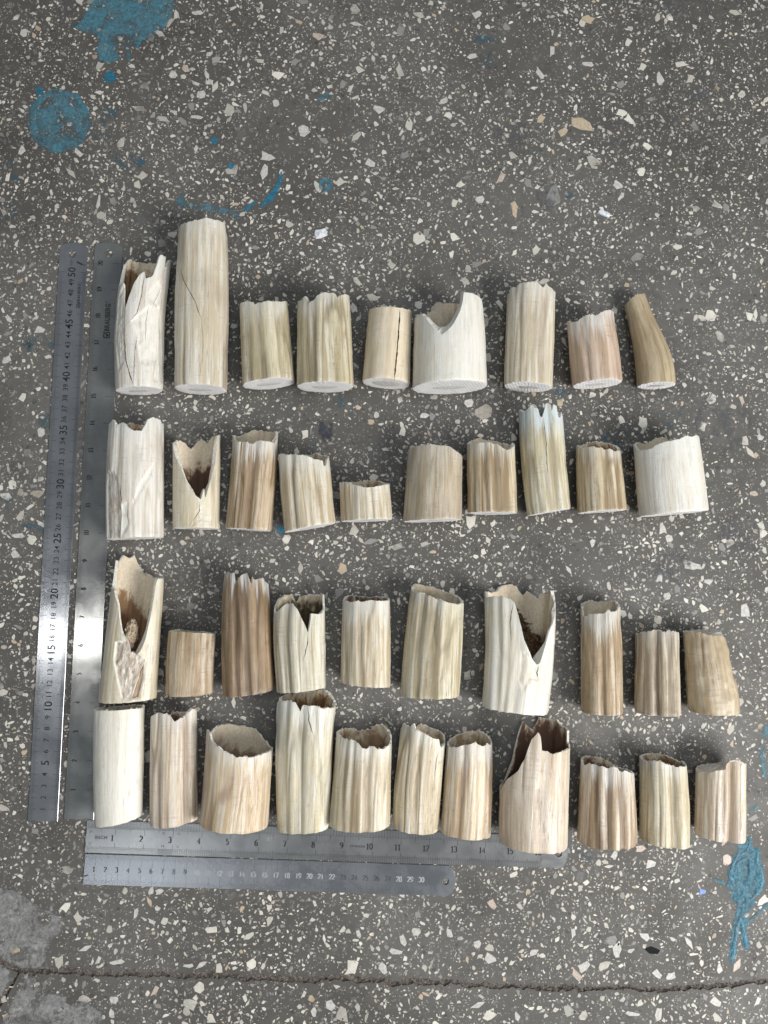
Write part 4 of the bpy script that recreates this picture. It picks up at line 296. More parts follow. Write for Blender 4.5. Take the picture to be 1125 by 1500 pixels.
    h = N.math('ADD', N.math('MULTIPLY', fine, .8), N.math('ADD', N.math('MULTIPLY', hair, .35), N.math('MULTIPLY', N.noise(N.vmul(v, (.9, .5, .9)), 1.0, 4, .65), .35)))
    h = N.math('SUBTRACT', N.math('ADD', h, N.math('MULTIPLY', rings, .12)), N.math('MULTIPLY', line, .8))
    return N.out(c, N.ramp(med, .3, .7, .24, .38), N.bump(h, .48, .0009), Specular_IOR_Level=.5, Subsurface_Weight=.14, Subsurface_Scale=.004)
STAINS = {'brown': ((.42,.285,.16), (.22,.13,.07)), 'tan': ((.50,.40,.27), (.30,.21,.12)), 'orange': ((.36,.20,.085), (.155,.08,.035)), 'dark': ((.30,.185,.11), (.10,.055,.038)), 'mould': ((.25,.175,.09), (.075,.05,.028))}
def mat_cavity():
    N = NT('pulp_cavity'); r = N.attr('rest', out='Vector'); seed = N.attr('seed', 'OBJECT', 'Vector'); v = N.vadd(r, seed)
    O = lambda k: N.attr(k, 'OBJECT', 'Color'); F = lambda k: N.attr(k, 'OBJECT', 'Fac')
    n = N.noise(N.vmul(v, (.11, .07, .11)), 1.0, 5, .62, .7); n2 = N.noise(N.vmul(v, (.55, .35, .55)), 1.0, 4, .7)
    d = N.math('ADD', N.attr('toprim'), N.math('MULTIPLY', N.math('SUBTRACT', n, .5), 46))
    s0 = F('stain_from')
    st = N.math('MULTIPLY', N.ramp(d, N.math('SUBTRACT', s0, 4.0), N.math('ADD', s0, 7.0)), F('stain_amount'))
    pale = N.mix(N.ramp(n2, .4, .7), (0.55, 0.465, 0.34), (0.68, 0.61, 0.49))
    pale = N.mix(N.math('MULTIPLY', N.ramp(n, .52, .66), .45), pale, (0.60, 0.47, 0.36))
    c = N.mix(st, pale, N.mix(N.ramp(N.math('ADD', d, N.math('MULTIPLY', n2, 26)), N.math('ADD', s0, 6.0), N.math('ADD', s0, 24.0)), O('stain_light'), O('stain_dark')))
    c = N.mix(N.math('MULTIPLY', N.ramp(n2, .62, .74), .5), c, O('stain_dark'))
    return N.out(c, .72, N.bump(n2, .5, .001), Specular_IOR_Level=.25)
def mat_rim():
    N = NT('broken_rim'); r = N.attr('rest', out='Vector'); v = N.vadd(r, N.attr('seed', 'OBJECT', 'Vector'))
    n = N.noise(N.vmul(v, (.5, .5, .5)), 1.0, 4, .7)
    c = N.mix(N.ramp(n, .40, .72), (0.78, 0.765, 0.72), N.attr('streak', 'OBJECT', 'Color'))
    return N.out(c, .7, N.bump(n, .6, .001), Specular_IOR_Level=.25)
def mat_cut():
    """sawn end: white with fine saw lines"""
    N = NT('sawn_face'); r = N.attr('rest', out='Vector'); v = N.vadd(r, N.attr('seed', 'OBJECT', 'Vector'))
    sp = N.add('ShaderNodeSeparateXYZ'); N.put(sp.inputs[0], r)
    w = N.math('SINE', N.math('ADD', N.math('MULTIPLY', N.math('ADD', sp.outputs[0], N.math('MULTIPLY', sp.outputs[2], .35)), 2.1), N.math('MULTIPLY', N.noise(v, .12, 2), 3.0)))
    c = N.mix(N.math('MULTIPLY', N.math('MULTIPLY', N.ramp(w, .1, .7), N.ramp(N.noise(N.vadd(v, (9, 9, 9)), .10, 2), .40, .60)), N.attr('sawn', 'OBJECT')), (0.82, 0.81, 0.81), (0.68, 0.665, 0.65))
    c = N.mix(N.math('MULTIPLY', N.ramp(N.noise(v, .35, 5, .7), .50, .72), .25), c, (0.62, 0.58, 0.52))
    return N.out(c, .65, N.bump(w, .15, .0006), Specular_IOR_Level=.3)
def mat_core():
    N = NT('marbled_core'); r = N.attr('rest', out='Vector'); v = N.vadd(r, N.attr('seed', 'OBJECT', 'Vector'))
    n = N.noise(v, .55, 5, .75, 1.2)
    c = N.mix(N.ramp(n, .46, .56), N.attr('core_dark', 'OBJECT', 'Color'), (0.72, 0.71, 0.69))
    return N.out(c, .6, N.bump(n, .3, .0008))
def mat_crumb(name, a, b):
    N = NT(name); P = N.add('ShaderNodeTexCoord').outputs['Object']
    n = N.noise(P, 520, 5, .75)
    return N.out(N.mix(N.ramp(n, .35, .68), a, b), .85, N.bump(n, .8, .0015), Specular_IOR_Level=.15)
def mat_crack():
    N = NT('dark_crack'); return N.out((0.050, 0.026, 0.018), .9, Specular_IOR_Level=.05)
def mat_steel(name, a, b, rough):
    N = NT(name); P = N.add('ShaderNodeTexCoord').outputs['Object']
    br = N.noise(N.vmul(P, (2600, 40, 1)), 1.0, 3, .6)
    cl = N.noise(P, 34, 5, .65, .5)
    c = N.mix(N.ramp(cl, .35, .70), a, b)
    scr = N.math('MULTIPLY', N.ramp(N.noise(N.vmul(P, (35, 1300, 1)), 1.0, 2, .7), .66, .76), .30)
    c = N.mix(scr, c, (0.55, 0.55, 0.54))
    c = N.mix(N.math('MULTIPLY', N.ramp(N.noise(P, 150, 4, .7), .58, .70), .12), c, (0.16, 0.16, 0.16))
    rr = N.math('ADD', N.ramp(cl, .3, .7, rough - .02, rough + .05), N.math('MULTIPLY', N.math('SUBTRACT', br, .5), .05))
    return N.out(c, rr, None, Metallic=.72)
def mat_ink(name, col, worn=.0):
    N = NT(name); P = N.pos()
    c = N.mix(N.ramp(N.noise(P, 420, 4, .7), .45, .75), col, tuple(min(1, v + worn) for v in col))
    return N.out(c, .6, Specular_IOR_Level=.2)
# ------------------------------------------------------------------ floor
CX, CY, HX, HY = 0.032, 0.082, 0.435, 0.550          # the stretch of floor whose stone chips are modelled
CAMI = cam.matrix_world.to_3x3(); CAMP = cam.matrix_world.translation
def at(px, py, z=0.0):
    """point of the place seen at a photo position, on the level z"""
    d = CAMI @ Vector(((px - 562.5) / 1083.0, -(py - 750.0) / 1083.0, -1.0)); t = (z - CAMP.z) / d.z
    p = CAMP + d * t; return np.array([p.x, p.y])
def densify(pts, step):
    out = []
    for a, b in zip(pts[:-1], pts[1:]):
        n = max(1, int(np.linalg.norm(b - a) / step)); out += [a + (b - a) * k / n for k in range(n)]
    return np.array(out + [pts[-1]])
M_cem = mat_cement(); M_groove = mat_groove()
crack_px = [(-700, 1390), (-200, 1402), (0, 1411), (25, 1421), (60, 1424), (100, 1424), (160, 1428), (230, 1427), (300, 1430), (380, 1431), (450, 1433), (520, 1434), (590, 1438), (660, 1440), (720, 1444), (790, 1447), (850, 1450), (905, 1447), (960, 1450), (1000, 1449), (1045, 1443), (1085, 1441), (1125, 1436), (1400, 1425), (1900, 1400)]
line = densify([at(*p) for p in crack_px], .0016); n = len(line); s = np.arange(n)
wig = (vnoise1(s * .33, 3) * .9 + vnoise1(s * .11, 4) * 1.2) * .001
wN = .75 * np.abs(.0022 + .0009 * vnoise1(s * .05, 5) + .0008 * vnoise1(s * .45, 6) + .0013 * vnoise1(s * .9, 16)) + .0005
wS = .75 * np.abs(.0024 + .0012 * vnoise1(s * .04, 7) + .0010 * vnoise1(s * .40, 8) + .0014 * vnoise1(s * .85, 18)) + .0005
mid = line + np.stack([np.zeros(n), wig], 1); eN = mid + np.stack([np.zeros(n), wN], 1); eS = mid - np.stack([np.zeros(n), wS], 1)
i0 = int(np.argmin(np.abs(line[:, 0] - at(27, 1421)[0])))
br = densify([eS[i0], at(12, 1452), at(-4, 1478), at(-60, 1580), at(-300, 1900)], .0016); m = len(br); q = np.arange(m)
bw = (.0006 + .0007 * np.minimum(1, q / 6) + .0005 * np.abs(vnoise1(q * .4, 9)))[:, None] * np.array([.85, -.5])
bL, bR = br - bw, br + bw
FAR = 2.2
V, F = [], []
def ngon(pts, z=0.0):
    k = len(V); V.extend((p[0], p[1], z) for p in pts); F.append(list(range(k, k + len(pts))))
ngon([(FAR, FAR), (-FAR, FAR), (-FAR, eN[0][1]), *eN, (FAR, eN[-1][1])])
ngon([*bR[::-1], *eS[i0 + 2:], (FAR, eS[-1][1]), (FAR, -FAR), (bR[-1][0], -FAR)])
ngon([*eS[:max(1, i0 - 1)], *bL, (bL[-1][0], -FAR), (-FAR, -FAR), (-FAR, eS[0][1])])
floor = tag(mesh_obj('floor', V, F, M_cem), kind='structure')
floor['label'] = 'worn grey terrazzo floor with pale stone chips and a crack'
# the crack: a shallow crumbly groove
def groove(name, A, B, depth):
    V, F = [], []; n = len(A)
    cs = [(0, 0.0), (.12, .55), (.3, .8), (.5, 1.0), (.7, .8), (.88, .6), (1, 0.0)]
    for i in range(n):
        for k, (t, d) in enumerate(cs):
            p = A[i] * (1 - t) + B[i] * t
            nz = mnoise.noise(Vector((p[0] * 900, p[1] * 900, k * .37))) * .5 + mnoise.noise(Vector((p[0] * 300, p[1] * 300, 5.))) * .45
            z = .00002 if d == 0 else -depth * d * (1 + nz) - .0002
            V.append((p[0], p[1], min(z, .00002)))
    K = len(cs)
    for i in range(n - 1):
        for k in range(K - 1): F.append((i * K + k, i * K + k + 1, (i + 1) * K + k + 1, (i + 1) * K + k))
    return mesh_obj(name, V, F, M_groove, floor)
groove('crack', eN, eS, .0015); groove('crack', bL, bR, .0020)
V, F = [], []
for k in range(700):
    i = rng.integers(0, n); t = rng.normal(.5, .33); p = eN[i] * (1 - t) + eS[i] * t
    if not (-.42 < p[0] < .48): continue
    r = rng.uniform(.0002, .0008); b = len(V); z = rng.uniform(-.0012, .0002) if 0 < t < 1 else .0002
    for a in range(5): V.append((p[0] + r * math.cos(a * 1.257 + k) * rng.uniform(.6, 1.2), p[1] + r * math.sin(a * 1.257 + k) * rng.uniform(.6, 1.2), z))
    V.append((p[0] + rng.normal(0, r * .2), p[1], z + r * .8))
    F += [(b + a, b + (a + 1) % 5, b + 5) for a in range(5)]
tag(mesh_obj('crumbs', V, F, M_groove, floor), kind='stuff')

# ------------------------------------------------------------------ stone chips
M_chipO = mat_chip('stone_chip_skin', 'OBJ'); M_chipA = mat_chip('stone_chip_fines', 'ATT')
SPECIAL = {'w': mat_plain_chip('pale_stone', (.56, .54, .50)), 'b': mat_plain_chip('sandy_stone', (.52, .42, .30)), 'g': mat_plain_chip('grey_stone', (.24, .235, .225)),
           'p': mat_plain_chip('pinkish_stone', (.52, .43, .36)), 't': mat_plain_chip('taupe_stone', (.36, .32, .265)), 'k': mat_plain_chip('black_stone', (.008, .009, .010), .6, Specular_IOR_Level=.1), 'u': mat_plain_chip('blue_stone', (.06, .17, .55), .3), 'd': mat_plain_chip('dark_stone', (.055, .056, .066), .5)}
def chip_outline(r, nv, aspect):
    a = np.sort((np.arange(nv) + r.uniform(-.42, .42, nv)) * 2 * np.pi / nv + r.uniform(0, 6.28)); rad = r.uniform(.42, 1.0, nv)
    p = np.stack([np.cos(a) * rad, np.sin(a) * rad / aspect], 1) * .5
    p[:, 0] += p[:, 1] * r.uniform(-.6, .6); return p
def chip_geo(p, ztop=.00014, inset=.94):
    k = len(p); V = [(x * 1.02, y * 1.02, -.0001) for x, y in p] + [(x * inset, y * inset, ztop) for x, y in p]
    return V, [tuple(range(k, 2 * k))] + [(i, (i + 1) % k, k + (i + 1) % k, k + i) for i in range(k)]
SHAPES = []
for k in range(28):
    r = np.random.default_rng(100 + k); p = chip_outline(r, int(r.integers(5, 10)), [1.0, 1.15, 1.35, 1.6, 2.0, 2.8][k % 6])
    p = p / np.ptp(p[:, 0])                                             # one unit long
    SHAPES.append((p, np.ptp(p[:, 1])))
chips = []                                                              # x, y, length, width, angle, special
# stones one recognises in the photograph: x, y, length, width (photo px), angle, colour
for c in [(288,19,19,9,5,'w'),(258,22,10,17,0,'w'),(437,32,14,10,0,'b'),(466,53,19,12,10,'p'),(305,79,11,8,0,'w'),(271,100,15,12,40,'p'),(303,110,20,10,50,'w'),(286,122,14,10,0,'w'),(307,120,13,13,0,'w'),(296,137,14,14,0,'w'),
          (443,190,18,20,0,'w'),(391,229,25,15,20,'w'),(388,250,14,26,-10,'w'),(555,160,19,13,15,'w'),(543,240,17,15,0,'w'),(403,150,11,13,0,'w'),(287,171,20,6,5,'w'),(114,223,18,14,20,'w'),(145,295,6,24,5,'w'),(32,220,10,16,20,'w'),
          (853,181,40,20,12,'b'),(826,193,14,18,30,'b'),(809,75,14,18,-20,'w'),(734,261,17,20,0,'p'),(754,306,13,29,0,'b'),(704,291,15,13,0,'w'),(906,271,16,16,0,'w'),(860,94,20,10,15,'w'),(790,107,20,16,30,'w'),(967,117,13,24,-10,'w'),(810,290,24,40,10,'g'),(693,82,18,11,5,'w'),(592,227,15,13,0,'g'),(700,21,14,16,30,'w'),(910,288,8,18,40,'w'),
          (710,601,29,24,-15,'t'),(688,589,15,14,0,'w'),(475,628,20,30,0,'d'),(620,608,14,10,20,'w'),(633,610,9,13,0,'g'),(524,597,10,8,0,'b'),
          (1043,585,17,20,0,'w'),(1087,587,12,16,-40,'p'),(1113,641,12,11,0,'w'),(970,775,12,19,0,'w'),(979,788,12,13,0,'w'),(1013,829,32,14,20,'w'),(966,846,10,18,15,'w'),(868,795,9,14,10,'w'),(869,578,12,10,0,'w'),(1103,723,14,10,30,'p'),(1118,709,10,12,0,'w'),(833,835,10,15,0,'w'),(1030,830,8,10,0,'w'),(978,872,12,12,0,'w'),(991,862,10,15,10,'g'),
          (1038,852,14,9,0,'w'),(1092,893,18,22,-30,'w'),(60,483,16,12,10,'w'),(12,466,9,15,-20,'w'),(9,527,14,14,0,'w'),(59,632,12,15,0,'w'),(9,727,20,12,20,'w'),(55,723,19,12,0,'t'),(30,720,11,13,0,'t'),(25,785,20,9,10,'w'),(23,812,14,14,10,'w'),
          (957,1393,24,13,-10,'k'),(1030,1306,12,9,0,'u'),(955,1265,16,13,0,'w'),(892,1269,13,9,30,'w'),(939,1242,17,11,10,'p'),(901,1252,11,13,0,'w'),(904,1394,16,22,30,'w'),(1009,1381,13,20,0,'w'),(945,1372,18,11,30,'w'),(963,1428,16,12,20,'w'),(982,1430,15,13,10,'w'),(1054,1420,9,16,0,'w'),(1080,1416,10,24,35,'p'),(1064,1258,15,17,15,'p'),(1049,1469,18,14,10,'w'),(965,1484,13,20,30,'w'),(927,1486,22,7,5,'w'),(1110,1467,12,14,0,'w'),(897,1376,17,15,0,'g'),(857,1416,15,20,35,'w'),
          (719,1404,18,17,0,'w'),(844,1428,20,17,20,'p'),(700,1382,12,12,0,'w'),(611,1364,14,12,20,'w'),(590,1376,11,18,0,'w'),(580,1395,20,9,5,'w'),(658,1369,10,14,0,'w'),(562,1420,14,18,0,'w'),(525,1367,8,13,0,'w'),(483,1473,18,15,20,'w'),(721,1326,16,13,30,'p'),(780,1395,14,10,0,'w'),(840,1367,12,14,-30,'w'),(460,1484,10,14,20,'w'),(700,1472,20,14,15,'w'),(758,1490,8,14,-20,'w'),(445,1457,9,11,0,'w'),
          (227,1452,13,15,0,'p'),(168,1464,13,11,20,'w'),(163,1487,9,13,10,'w'),(125,1389,18,12,10,'w'),(144,1407,10,12,0,'w'),(170,1410,22,8,0,'w'),(199,1339,7,15,20,'w'),(219,1321,16,8,40,'b'),(230,1331,9,8,0,'w'),(222,1350,12,10,0,'w'),(276,1415,16,7,5,'w'),(295,1413,10,18,30,'w'),(22,1390,16,16,0,'b'),(221,1306,8,13,20,'w'),(234,1305,13,9,0,'w')]:
    p = at(c[0], c[1]); a = math.radians(-c[4]); l, w = c[2] / 1630, c[3] / 1630
    if w > l: l, w, a = w, l, a + math.pi / 2
    chips.append((p[0], p[1], l, w, a, c[5]))
grid = {}; CELL = .006
def fits(x, y, r):
    gx, gy = int(x // CELL), int(y // CELL)
    for i in range(gx - 3, gx + 4):
        for j in range(gy - 3, gy + 4):
            for (a, b, c) in grid.get((i, j), ()):
                if (a - x) ** 2 + (b - y) ** 2 < (c + r) ** 2: return False
    return True
def put(x, y, r): grid.setdefault((int(x // CELL), int(y // CELL)), []).append((x, y, r))
for c in chips: put(c[0], c[1], .42 * c[2])
def crack_y(x): return np.interp(x, line[:, 0], line[:, 1])
for cnt, lo, hi in ((460, .0088, .0138), (5200, .0052, .0088), (17500, .0029, .0055), (33000, .0010, .0029)):
    xs = rng.uniform(CX - HX, CX + HX, cnt * 2); ys = rng.uniform(CY - HY, CY + HY, cnt * 2); ls = lo + (hi - lo) * rng.uniform(0, 1, cnt * 2) ** 1.7
    asp = rng.choice([1.0, 1.2, 1.45, 1.8, 2.4, 3.2], cnt * 2, p=[.10, .20, .24, .20, .15, .11]); an = rng.uniform(0, 6.283, cnt * 2)
    cy = crack_y(xs); dn = vnoise2(xs * 14 + 20, ys * 14 + 20, 77); got = 0
    for x, y, l, A, a, c, d in zip(xs, ys, ls, asp, an, cy, dn):
        r = .33 * l * (1 / math.sqrt(A)) + .0001
        if abs(y - c) < .0045 or rng.uniform() < .75 * min(1, max(0, (-d - .15) * 1.6)) or not fits(x, y, r): continue
        put(x, y, r); chips.append((x, y, l, l / A, a, None)); got += 1
        if got >= cnt: break
# which ones lie in the open, largest first
def covered(x, y):
    if -.288 < x < -.228 and -.224 < y < .31: return True
    if -.243 < x < .19 and -.31 < y < -.215: return True
    for pc in PIECES:
        dx, dy = x - pc['loc'][0], y - pc['loc'][1]; a = math.radians(pc['rot']); u = dx * math.cos(a) + dy * math.sin(a); v = -dx * math.sin(a) + dy * math.cos(a)
        if abs(u) < .024 and -.004 < v < pc['st'][-1][0] * .001: return True
    return False
def in_frame(x, y):
    d = CAMI.transposed() @ (Vector((x, y, 0)) - CAMP); return abs(d.x / d.z) < .52 and abs(d.y / d.z) < .695
order = sorted([i for i, c in enumerate(chips) if c[5] is None and in_frame(c[0], c[1]) and not covered(c[0], c[1])], key=lambda i: -chips[i][2] * chips[i][3])
named = [i for i, c in enumerate(chips) if c[5]]; single = set(named + order[:300 - len(named)])
chip_me = []
for k, (p, w) in enumerate(SHAPES):
    Vc, Fc = chip_geo(p); me = bpy.data.meshes.new('stone_chip'); me.from_pydata(Vc, [], Fc); me.materials.append(M_chipO); chip_me.append((me, w))
V, F, T = [], [], []
for i, (x, y, l, w, a, sp) in enumerate(chips):
    if i in single:
        c = sorted(range(len(chip_me)), key=lambda k: abs(chip_me[k][1] - w / l))[:5]; me, mw = chip_me[c[i % len(c)]]
        o = bpy.data.objects.new('stone_chip', me); COL.objects.link(o); o.parent = floor
        o.location = (x, y, 0); o.rotation_euler = (0, 0, a); o.scale = (l, w / mw, 1)
        if sp:
            o.material_slots[0].link = 'OBJECT'; o.material_slots[0].material = SPECIAL[sp]
            if sp == 'k': o['label'] = 'black glassy stone chip in the floor'
            if sp == 'u': o['label'] = 'small blue chip in the floor'
    else:
        nv = 4 + int(l > .002) + int(l > .003) + int(l > .0045) + int(rng.integers(0, 2)); p = chip_outline(rng, nv, max(1, l / w)) * l
        ca, sa = math.cos(a), math.sin(a); p = np.stack([p[:, 0] * ca - p[:, 1] * sa, p[:, 0] * sa + p[:, 1] * ca], 1)
        Vc, Fc = chip_geo(p); b = len(V); V += [(q[0] + x, q[1] + y, q[2]) for q in Vc]; F += [tuple(b + j for j in f) for f in Fc]; T += [rng.uniform()] * len(Vc)
tag(mesh_obj('stone_chip_fines', V, F, M_chipA, floor, attrs={'tone': T}), kind='stuff')

# ------------------------------------------------------------------ paint and cement marks on the floor
def inside_dist(P, poly):
    """signed distance of points to a polygon, positive inside"""
    A = poly; B = np.roll(poly, -1, 0); d = np.full(len(P), 1e9); ins = np.zeros(len(P), bool)
    for a, b in zip(A, B):
        e = b - a; t = np.clip(((P - a) @ e) / max(e @ e, 1e-12), 0, 1); d = np.minimum(d, np.linalg.norm(P - a - t[:, None] * e, axis=1))
        c = ((a[1] > P[:, 1]) != (b[1] > P[:, 1])); xi = a[0] + (P[:, 1] - a[1]) / np.where(abs(b[1] - a[1]) < 1e-12, 1e-12, b[1] - a[1]) * e[0]; ins ^= c & (P[:, 0] < xi)
    return np.where(ins, d, -d)
def stain(name, polys, mat, soft=.003, step=.0011, z=.00028, relief=0., label=None, seed=1):
    """a thin film on the floor, its outline traced as one or more closed shapes"""
    polys = [np.array([at(*p) for p in q]) for q in polys]; al = np.concatenate(polys); lo, hi = al.min(0) - .003, al.max(0) + .003
    nx, ny = int((hi[0] - lo[0]) / step) + 2, int((hi[1] - lo[1]) / step) + 2
    X, Y = np.meshgrid(lo[0] + np.arange(nx) * step, lo[1] + np.arange(ny) * step, indexing='ij'); P = np.stack([X.ravel(), Y.ravel()], 1)
    sd = np.max([inside_dist(P, q) for q in polys], 0); e = np.clip(sd / soft * .5 + .25, 0, 1)
    rl = np.maximum(0, vnoise2(P[:, 0] * 260 + 300, P[:, 1] * 130 + 300, seed) + .6 * vnoise2(P[:, 0] * 520 + 300, P[:, 1] * 300 + 300, seed + 1)) * relief * np.clip(sd / .002, 0, 1)
    rimr = np.exp(-((sd - .0018) / .0011) ** 2) * relief * .9
    Z = z + rl + (0 if name == 'thick_paint_splash' else rimr); keep = sd > -.0022; idx = -np.ones(len(P), int)
    F = []; K = keep.reshape(nx, ny); I = np.arange(nx * ny).reshape(nx, ny)
    ok = K[:-1, :-1] & K[1:, :-1] & K[1:, 1:] & K[:-1, 1:]
    Q = np.stack([I[:-1, :-1][ok], I[1:, :-1][ok], I[1:, 1:][ok], I[:-1, 1:][ok]], 1); u = np.unique(Q); idx[u] = np.arange(len(u))
    o = mesh_obj(name, np.stack([P[u, 0], P[u, 1], Z[u]], 1), idx[Q], mat, floor, True, {'edge': e[u]})
    if label: o['label'] = label
    return o
def disc(x, y, r, n=20, sq=1.0): return [(x + r * math.cos(k * 6.283 / n) * (1 + .03 * math.sin(k * 2.3)), y + sq * r * math.sin(k * 6.283 / n) * (1 + .03 * math.cos(k * 1.7))) for k in range(n)]
def stroke(pts, w):
    pts = [np.array(p, float) for p in pts]; L, R = [], []
    for i, p in enumerate(pts):
        d = pts[min(i + 1, len(pts) - 1)] - pts[max(i - 1, 0)]; nrm = np.array([-d[1], d[0]]) / np.linalg.norm(d); ww = w[i] if hasattr(w, '__len__') else w
        L.append(tuple(p + nrm * ww / 2)); R.append(tuple(p - nrm * ww / 2))
    return L + R[::-1]
TEAL = (.070, .200, .262)
PT = mat_paint('teal_paint', TEAL, .34, .52, 42, .5); PW = mat_paint('worn_teal_paint', (.075, .195, .25), .38, .58, 60, .4)
PD = mat_paint('teal_paint_drop', (.018, .155, .25), .12, .25, 60, .4); PF = mat_paint('faded_teal_smear', (.035, .115, .16), .50, .70, 60, .2, .6)
PK = mat_paint('thick_teal_paint', (.060, .20, .275), .26, .42, 70, .9, .42); PG = mat_paint('grey_smear', (.115, .112, .118), .46, .66, 55, .3, .7); PR = mat_paint('dark_tar_smear', (.035, .036, .05), .42, .58, 90, .5, .6)
PC = mat_patch()
stain('paint_splash', [[(108,40),(122,26),(132,10),(145,-8),(250,-10),(254,8),(250,25),(240,42),(222,54),(206,60),(204,72),(190,70),(191,90),(187,90),(184,70),(172,72),(176,86),(160,92),(146,88),(142,72),(148,58),(128,48)]], PT, .0025, label='large teal paint splash at the top left')
stain('paint_splash', [disc(87, 177, 46, 26)], PW, .002, label='round worn teal paint ring', seed=4)
ringp = disc(87, 177, 45, 30); ringi = disc(88, 174, 36, 30)
stain('paint_ring', [ringp[a:a + 2] + ringi[a:a + 2][::-1] for a in range(0, 29)], PT, .0012, .0009, .00045, .0002, seed=6)
stain('paint_drop', [disc(161, 113, 9)], PD, .001, .0008); stain('paint_drop', [disc(58, 133, 6)], PD, .001, .0008); stain('paint_drop', [disc(314, 206, 5)], PD, .001, .0007); stain('paint_drop', [disc(338, 243, 4.5)], PD, .001, .0007)
stain('paint_drop', [disc(477, 271, 10)], PT, .0015, .0008); stain('paint_stroke', [stroke([(465, 147), (478, 141), (487, 139)], [3, 8, 3])], PT, .001, .0008)
stain('paint_stroke', [stroke([(413, 251), (408, 272), (396, 290), (383, 303)], [3, 7, 10, 3]), stroke([(376, 294), (366, 302), (357, 310)], [3, 6, 3])], PD, .001, .0008, label='curved teal paint stroke')
stain('paint_stroke', [stroke([(262, 290), (285, 300), (312, 306), (340, 312), (352, 320)], [20, 12, 10, 7, 4])], PW, .0015)
for k, (x, y, r, sq) in enumerate([(14, 288, 20, 1.7), (8, 235, 12, 1.5), (104, 286, 14, .8), (58, 505, 24, .7), (28, 505, 16, .6), (66, 617, 9, 1), (10, 742, 22, .6), (52, 775, 20, .8), (150, 180, 26, 1.), (190, 235, 22, .8), (783, 229, 14, .9), (829, 281, 11, 1.2), (808, 272, 14, 1), (818, 600, 34, .9), (455, 662, 20, .9), (553, 665, 14, 1.0), (990, 612, 20, .9), (905, 640, 22, .6), (712, 75, 26, .9), (130, 665, 10, 2), (160, 805, 8, 2), (612, 585, 10, 1), (505, 590, 16, .8), (870, 1245, 18, .8), (1000, 1235, 22, .7), (835, 1258, 16, 1.1)]):
    stain('paint_smear', [disc(x, y, r, 18, sq)], PF, .006, .0014, seed=30 + k)
stain('paint_drop', [disc(412, 776, 5.5)], PD, .0008, .0007); stain('paint_drop', [disc(130, 779, 6, 16, .8)], PD, .0008, .0007)
stain('thick_paint_splash', [[(1086,1228),(1092,1236),(1098,1226),(1102,1238),(1106,1246),(1111,1243),(1112,1258),(1117,1270),(1115,1282),(1119,1296),(1113,1308),(1104,1316),(1103,1326),(1095,1336),(1090,1342),(1094,1350),(1093,1366),(1097,1380),(1095,1394),(1090,1386),(1086,1372),(1085,1356),(1081,1358),(1079,1384),(1075,1402),(1072,1414),(1069,1400),(1071,1376),(1074,1352),(1080,1334),(1079,1324),(1070,1314),(1072,1304),(1064,1298),(1068,1288),(1067,1272),(1073,1264),(1071,1256),(1080,1248),(1082,1238)]], PK, .0040, .0008, .0003, .0012, label='thick dried teal paint splash with long drips', seed=9)
PB = mat_paint('teal_paint_ridge', (.065, .225, .315), .20, .34, 70, .7, .32)
stain('paint_ridge', [stroke(q, w) for q, w in [([(1082,1250),(1073,1266),(1070,1284),(1076,1300)], [2,4,4,2]), ([(1110,1246),(1108,1262),(1114,1274),(1117,1290),(1110,1306),(1100,1318)], [3,4,3,5,4,2]), ([(1086,1340),(1080,1356),(1076,1380),(1073,1404)], [2,4,4,5]), ([(1086,1340),(1087,1358),(1092,1376),(1093,1388)], [2,4,4,3]), ([(1082,1280),(1080,1264),(1090,1258),(1096,1266)], [2,3,3,2]), ([(1098,1236),(1094,1246),(1086,1252)], [2,3,2])]], PB, .0012, .0006, .0007, .0005, seed=21)
stain('paint_stroke', [stroke([(1094, 1352), (1106, 1342), (1125, 1324)], [2, 5, 3]), stroke([(1046, 1288), (1062, 1294)], [2, 4])], PK, .0008, .0007, .0003, .0004)
stain('paint_stroke', [stroke([(1122, 1062), (1116, 1100), (1121, 1140)], [8, 7, 5]), stroke([(1098, 1188), (1110, 1180)], [5, 6])], PW, .001, .0008)
for k, (x, y, r, sq) in enumerate([(1005, 12, 36, .55), (752, 192, 24, .9), (905, 195, 30, .6), (1018, 130, 24, .8), (100, 20, 20, 1), (800, 285, 14, 1.6), (1090, 14, 24, .8), (1060, 620, 40, 1.2), (1080, 790, 36, 1), (985, 830, 26, 1.1)]):
    stain('grey_smear', [disc(x, y, r, 18, sq)], PG, .007, .0016, seed=70 + k)
stain('tar_smear', [[(467,636),(468,618),(474,612),(482,612),(487,620),(487,634),(483,648),(475,648)]], PR, .001, .0008, label='small dark cracked smear on the floor')
stain('cement_patch', [[(-120,1296),(0,1302),(30,1310),(58,1330),(92,1346),(88,1364),(70,1378),(64,1400),(70,1416),(40,1416),(24,1412),(0,1400),(-120,1390)]], PC, .0065, .0012, .0003, .0003, label='pale worn cement patch above the crack at the left')
stain('cement_patch', [[(40,1432),(66,1440),(62,1456),(95,1460),(96,1474),(125,1468),(148,1484),(156,1510),(150,1560),(-10,1560),(4,1500),(28,1450)]], PC, .0065, .0012, .0003, .0003, label='pale cement patch below the crack at the left', seed=8)
stain('cement_patch', [[(-120,1416),(0,1414),(14,1424),(12,1440),(-6,1466),(-120,1560)]], PC, .0065, .0012, .0003, .0003, label='pale cement patch in the bottom left corner', seed=12)

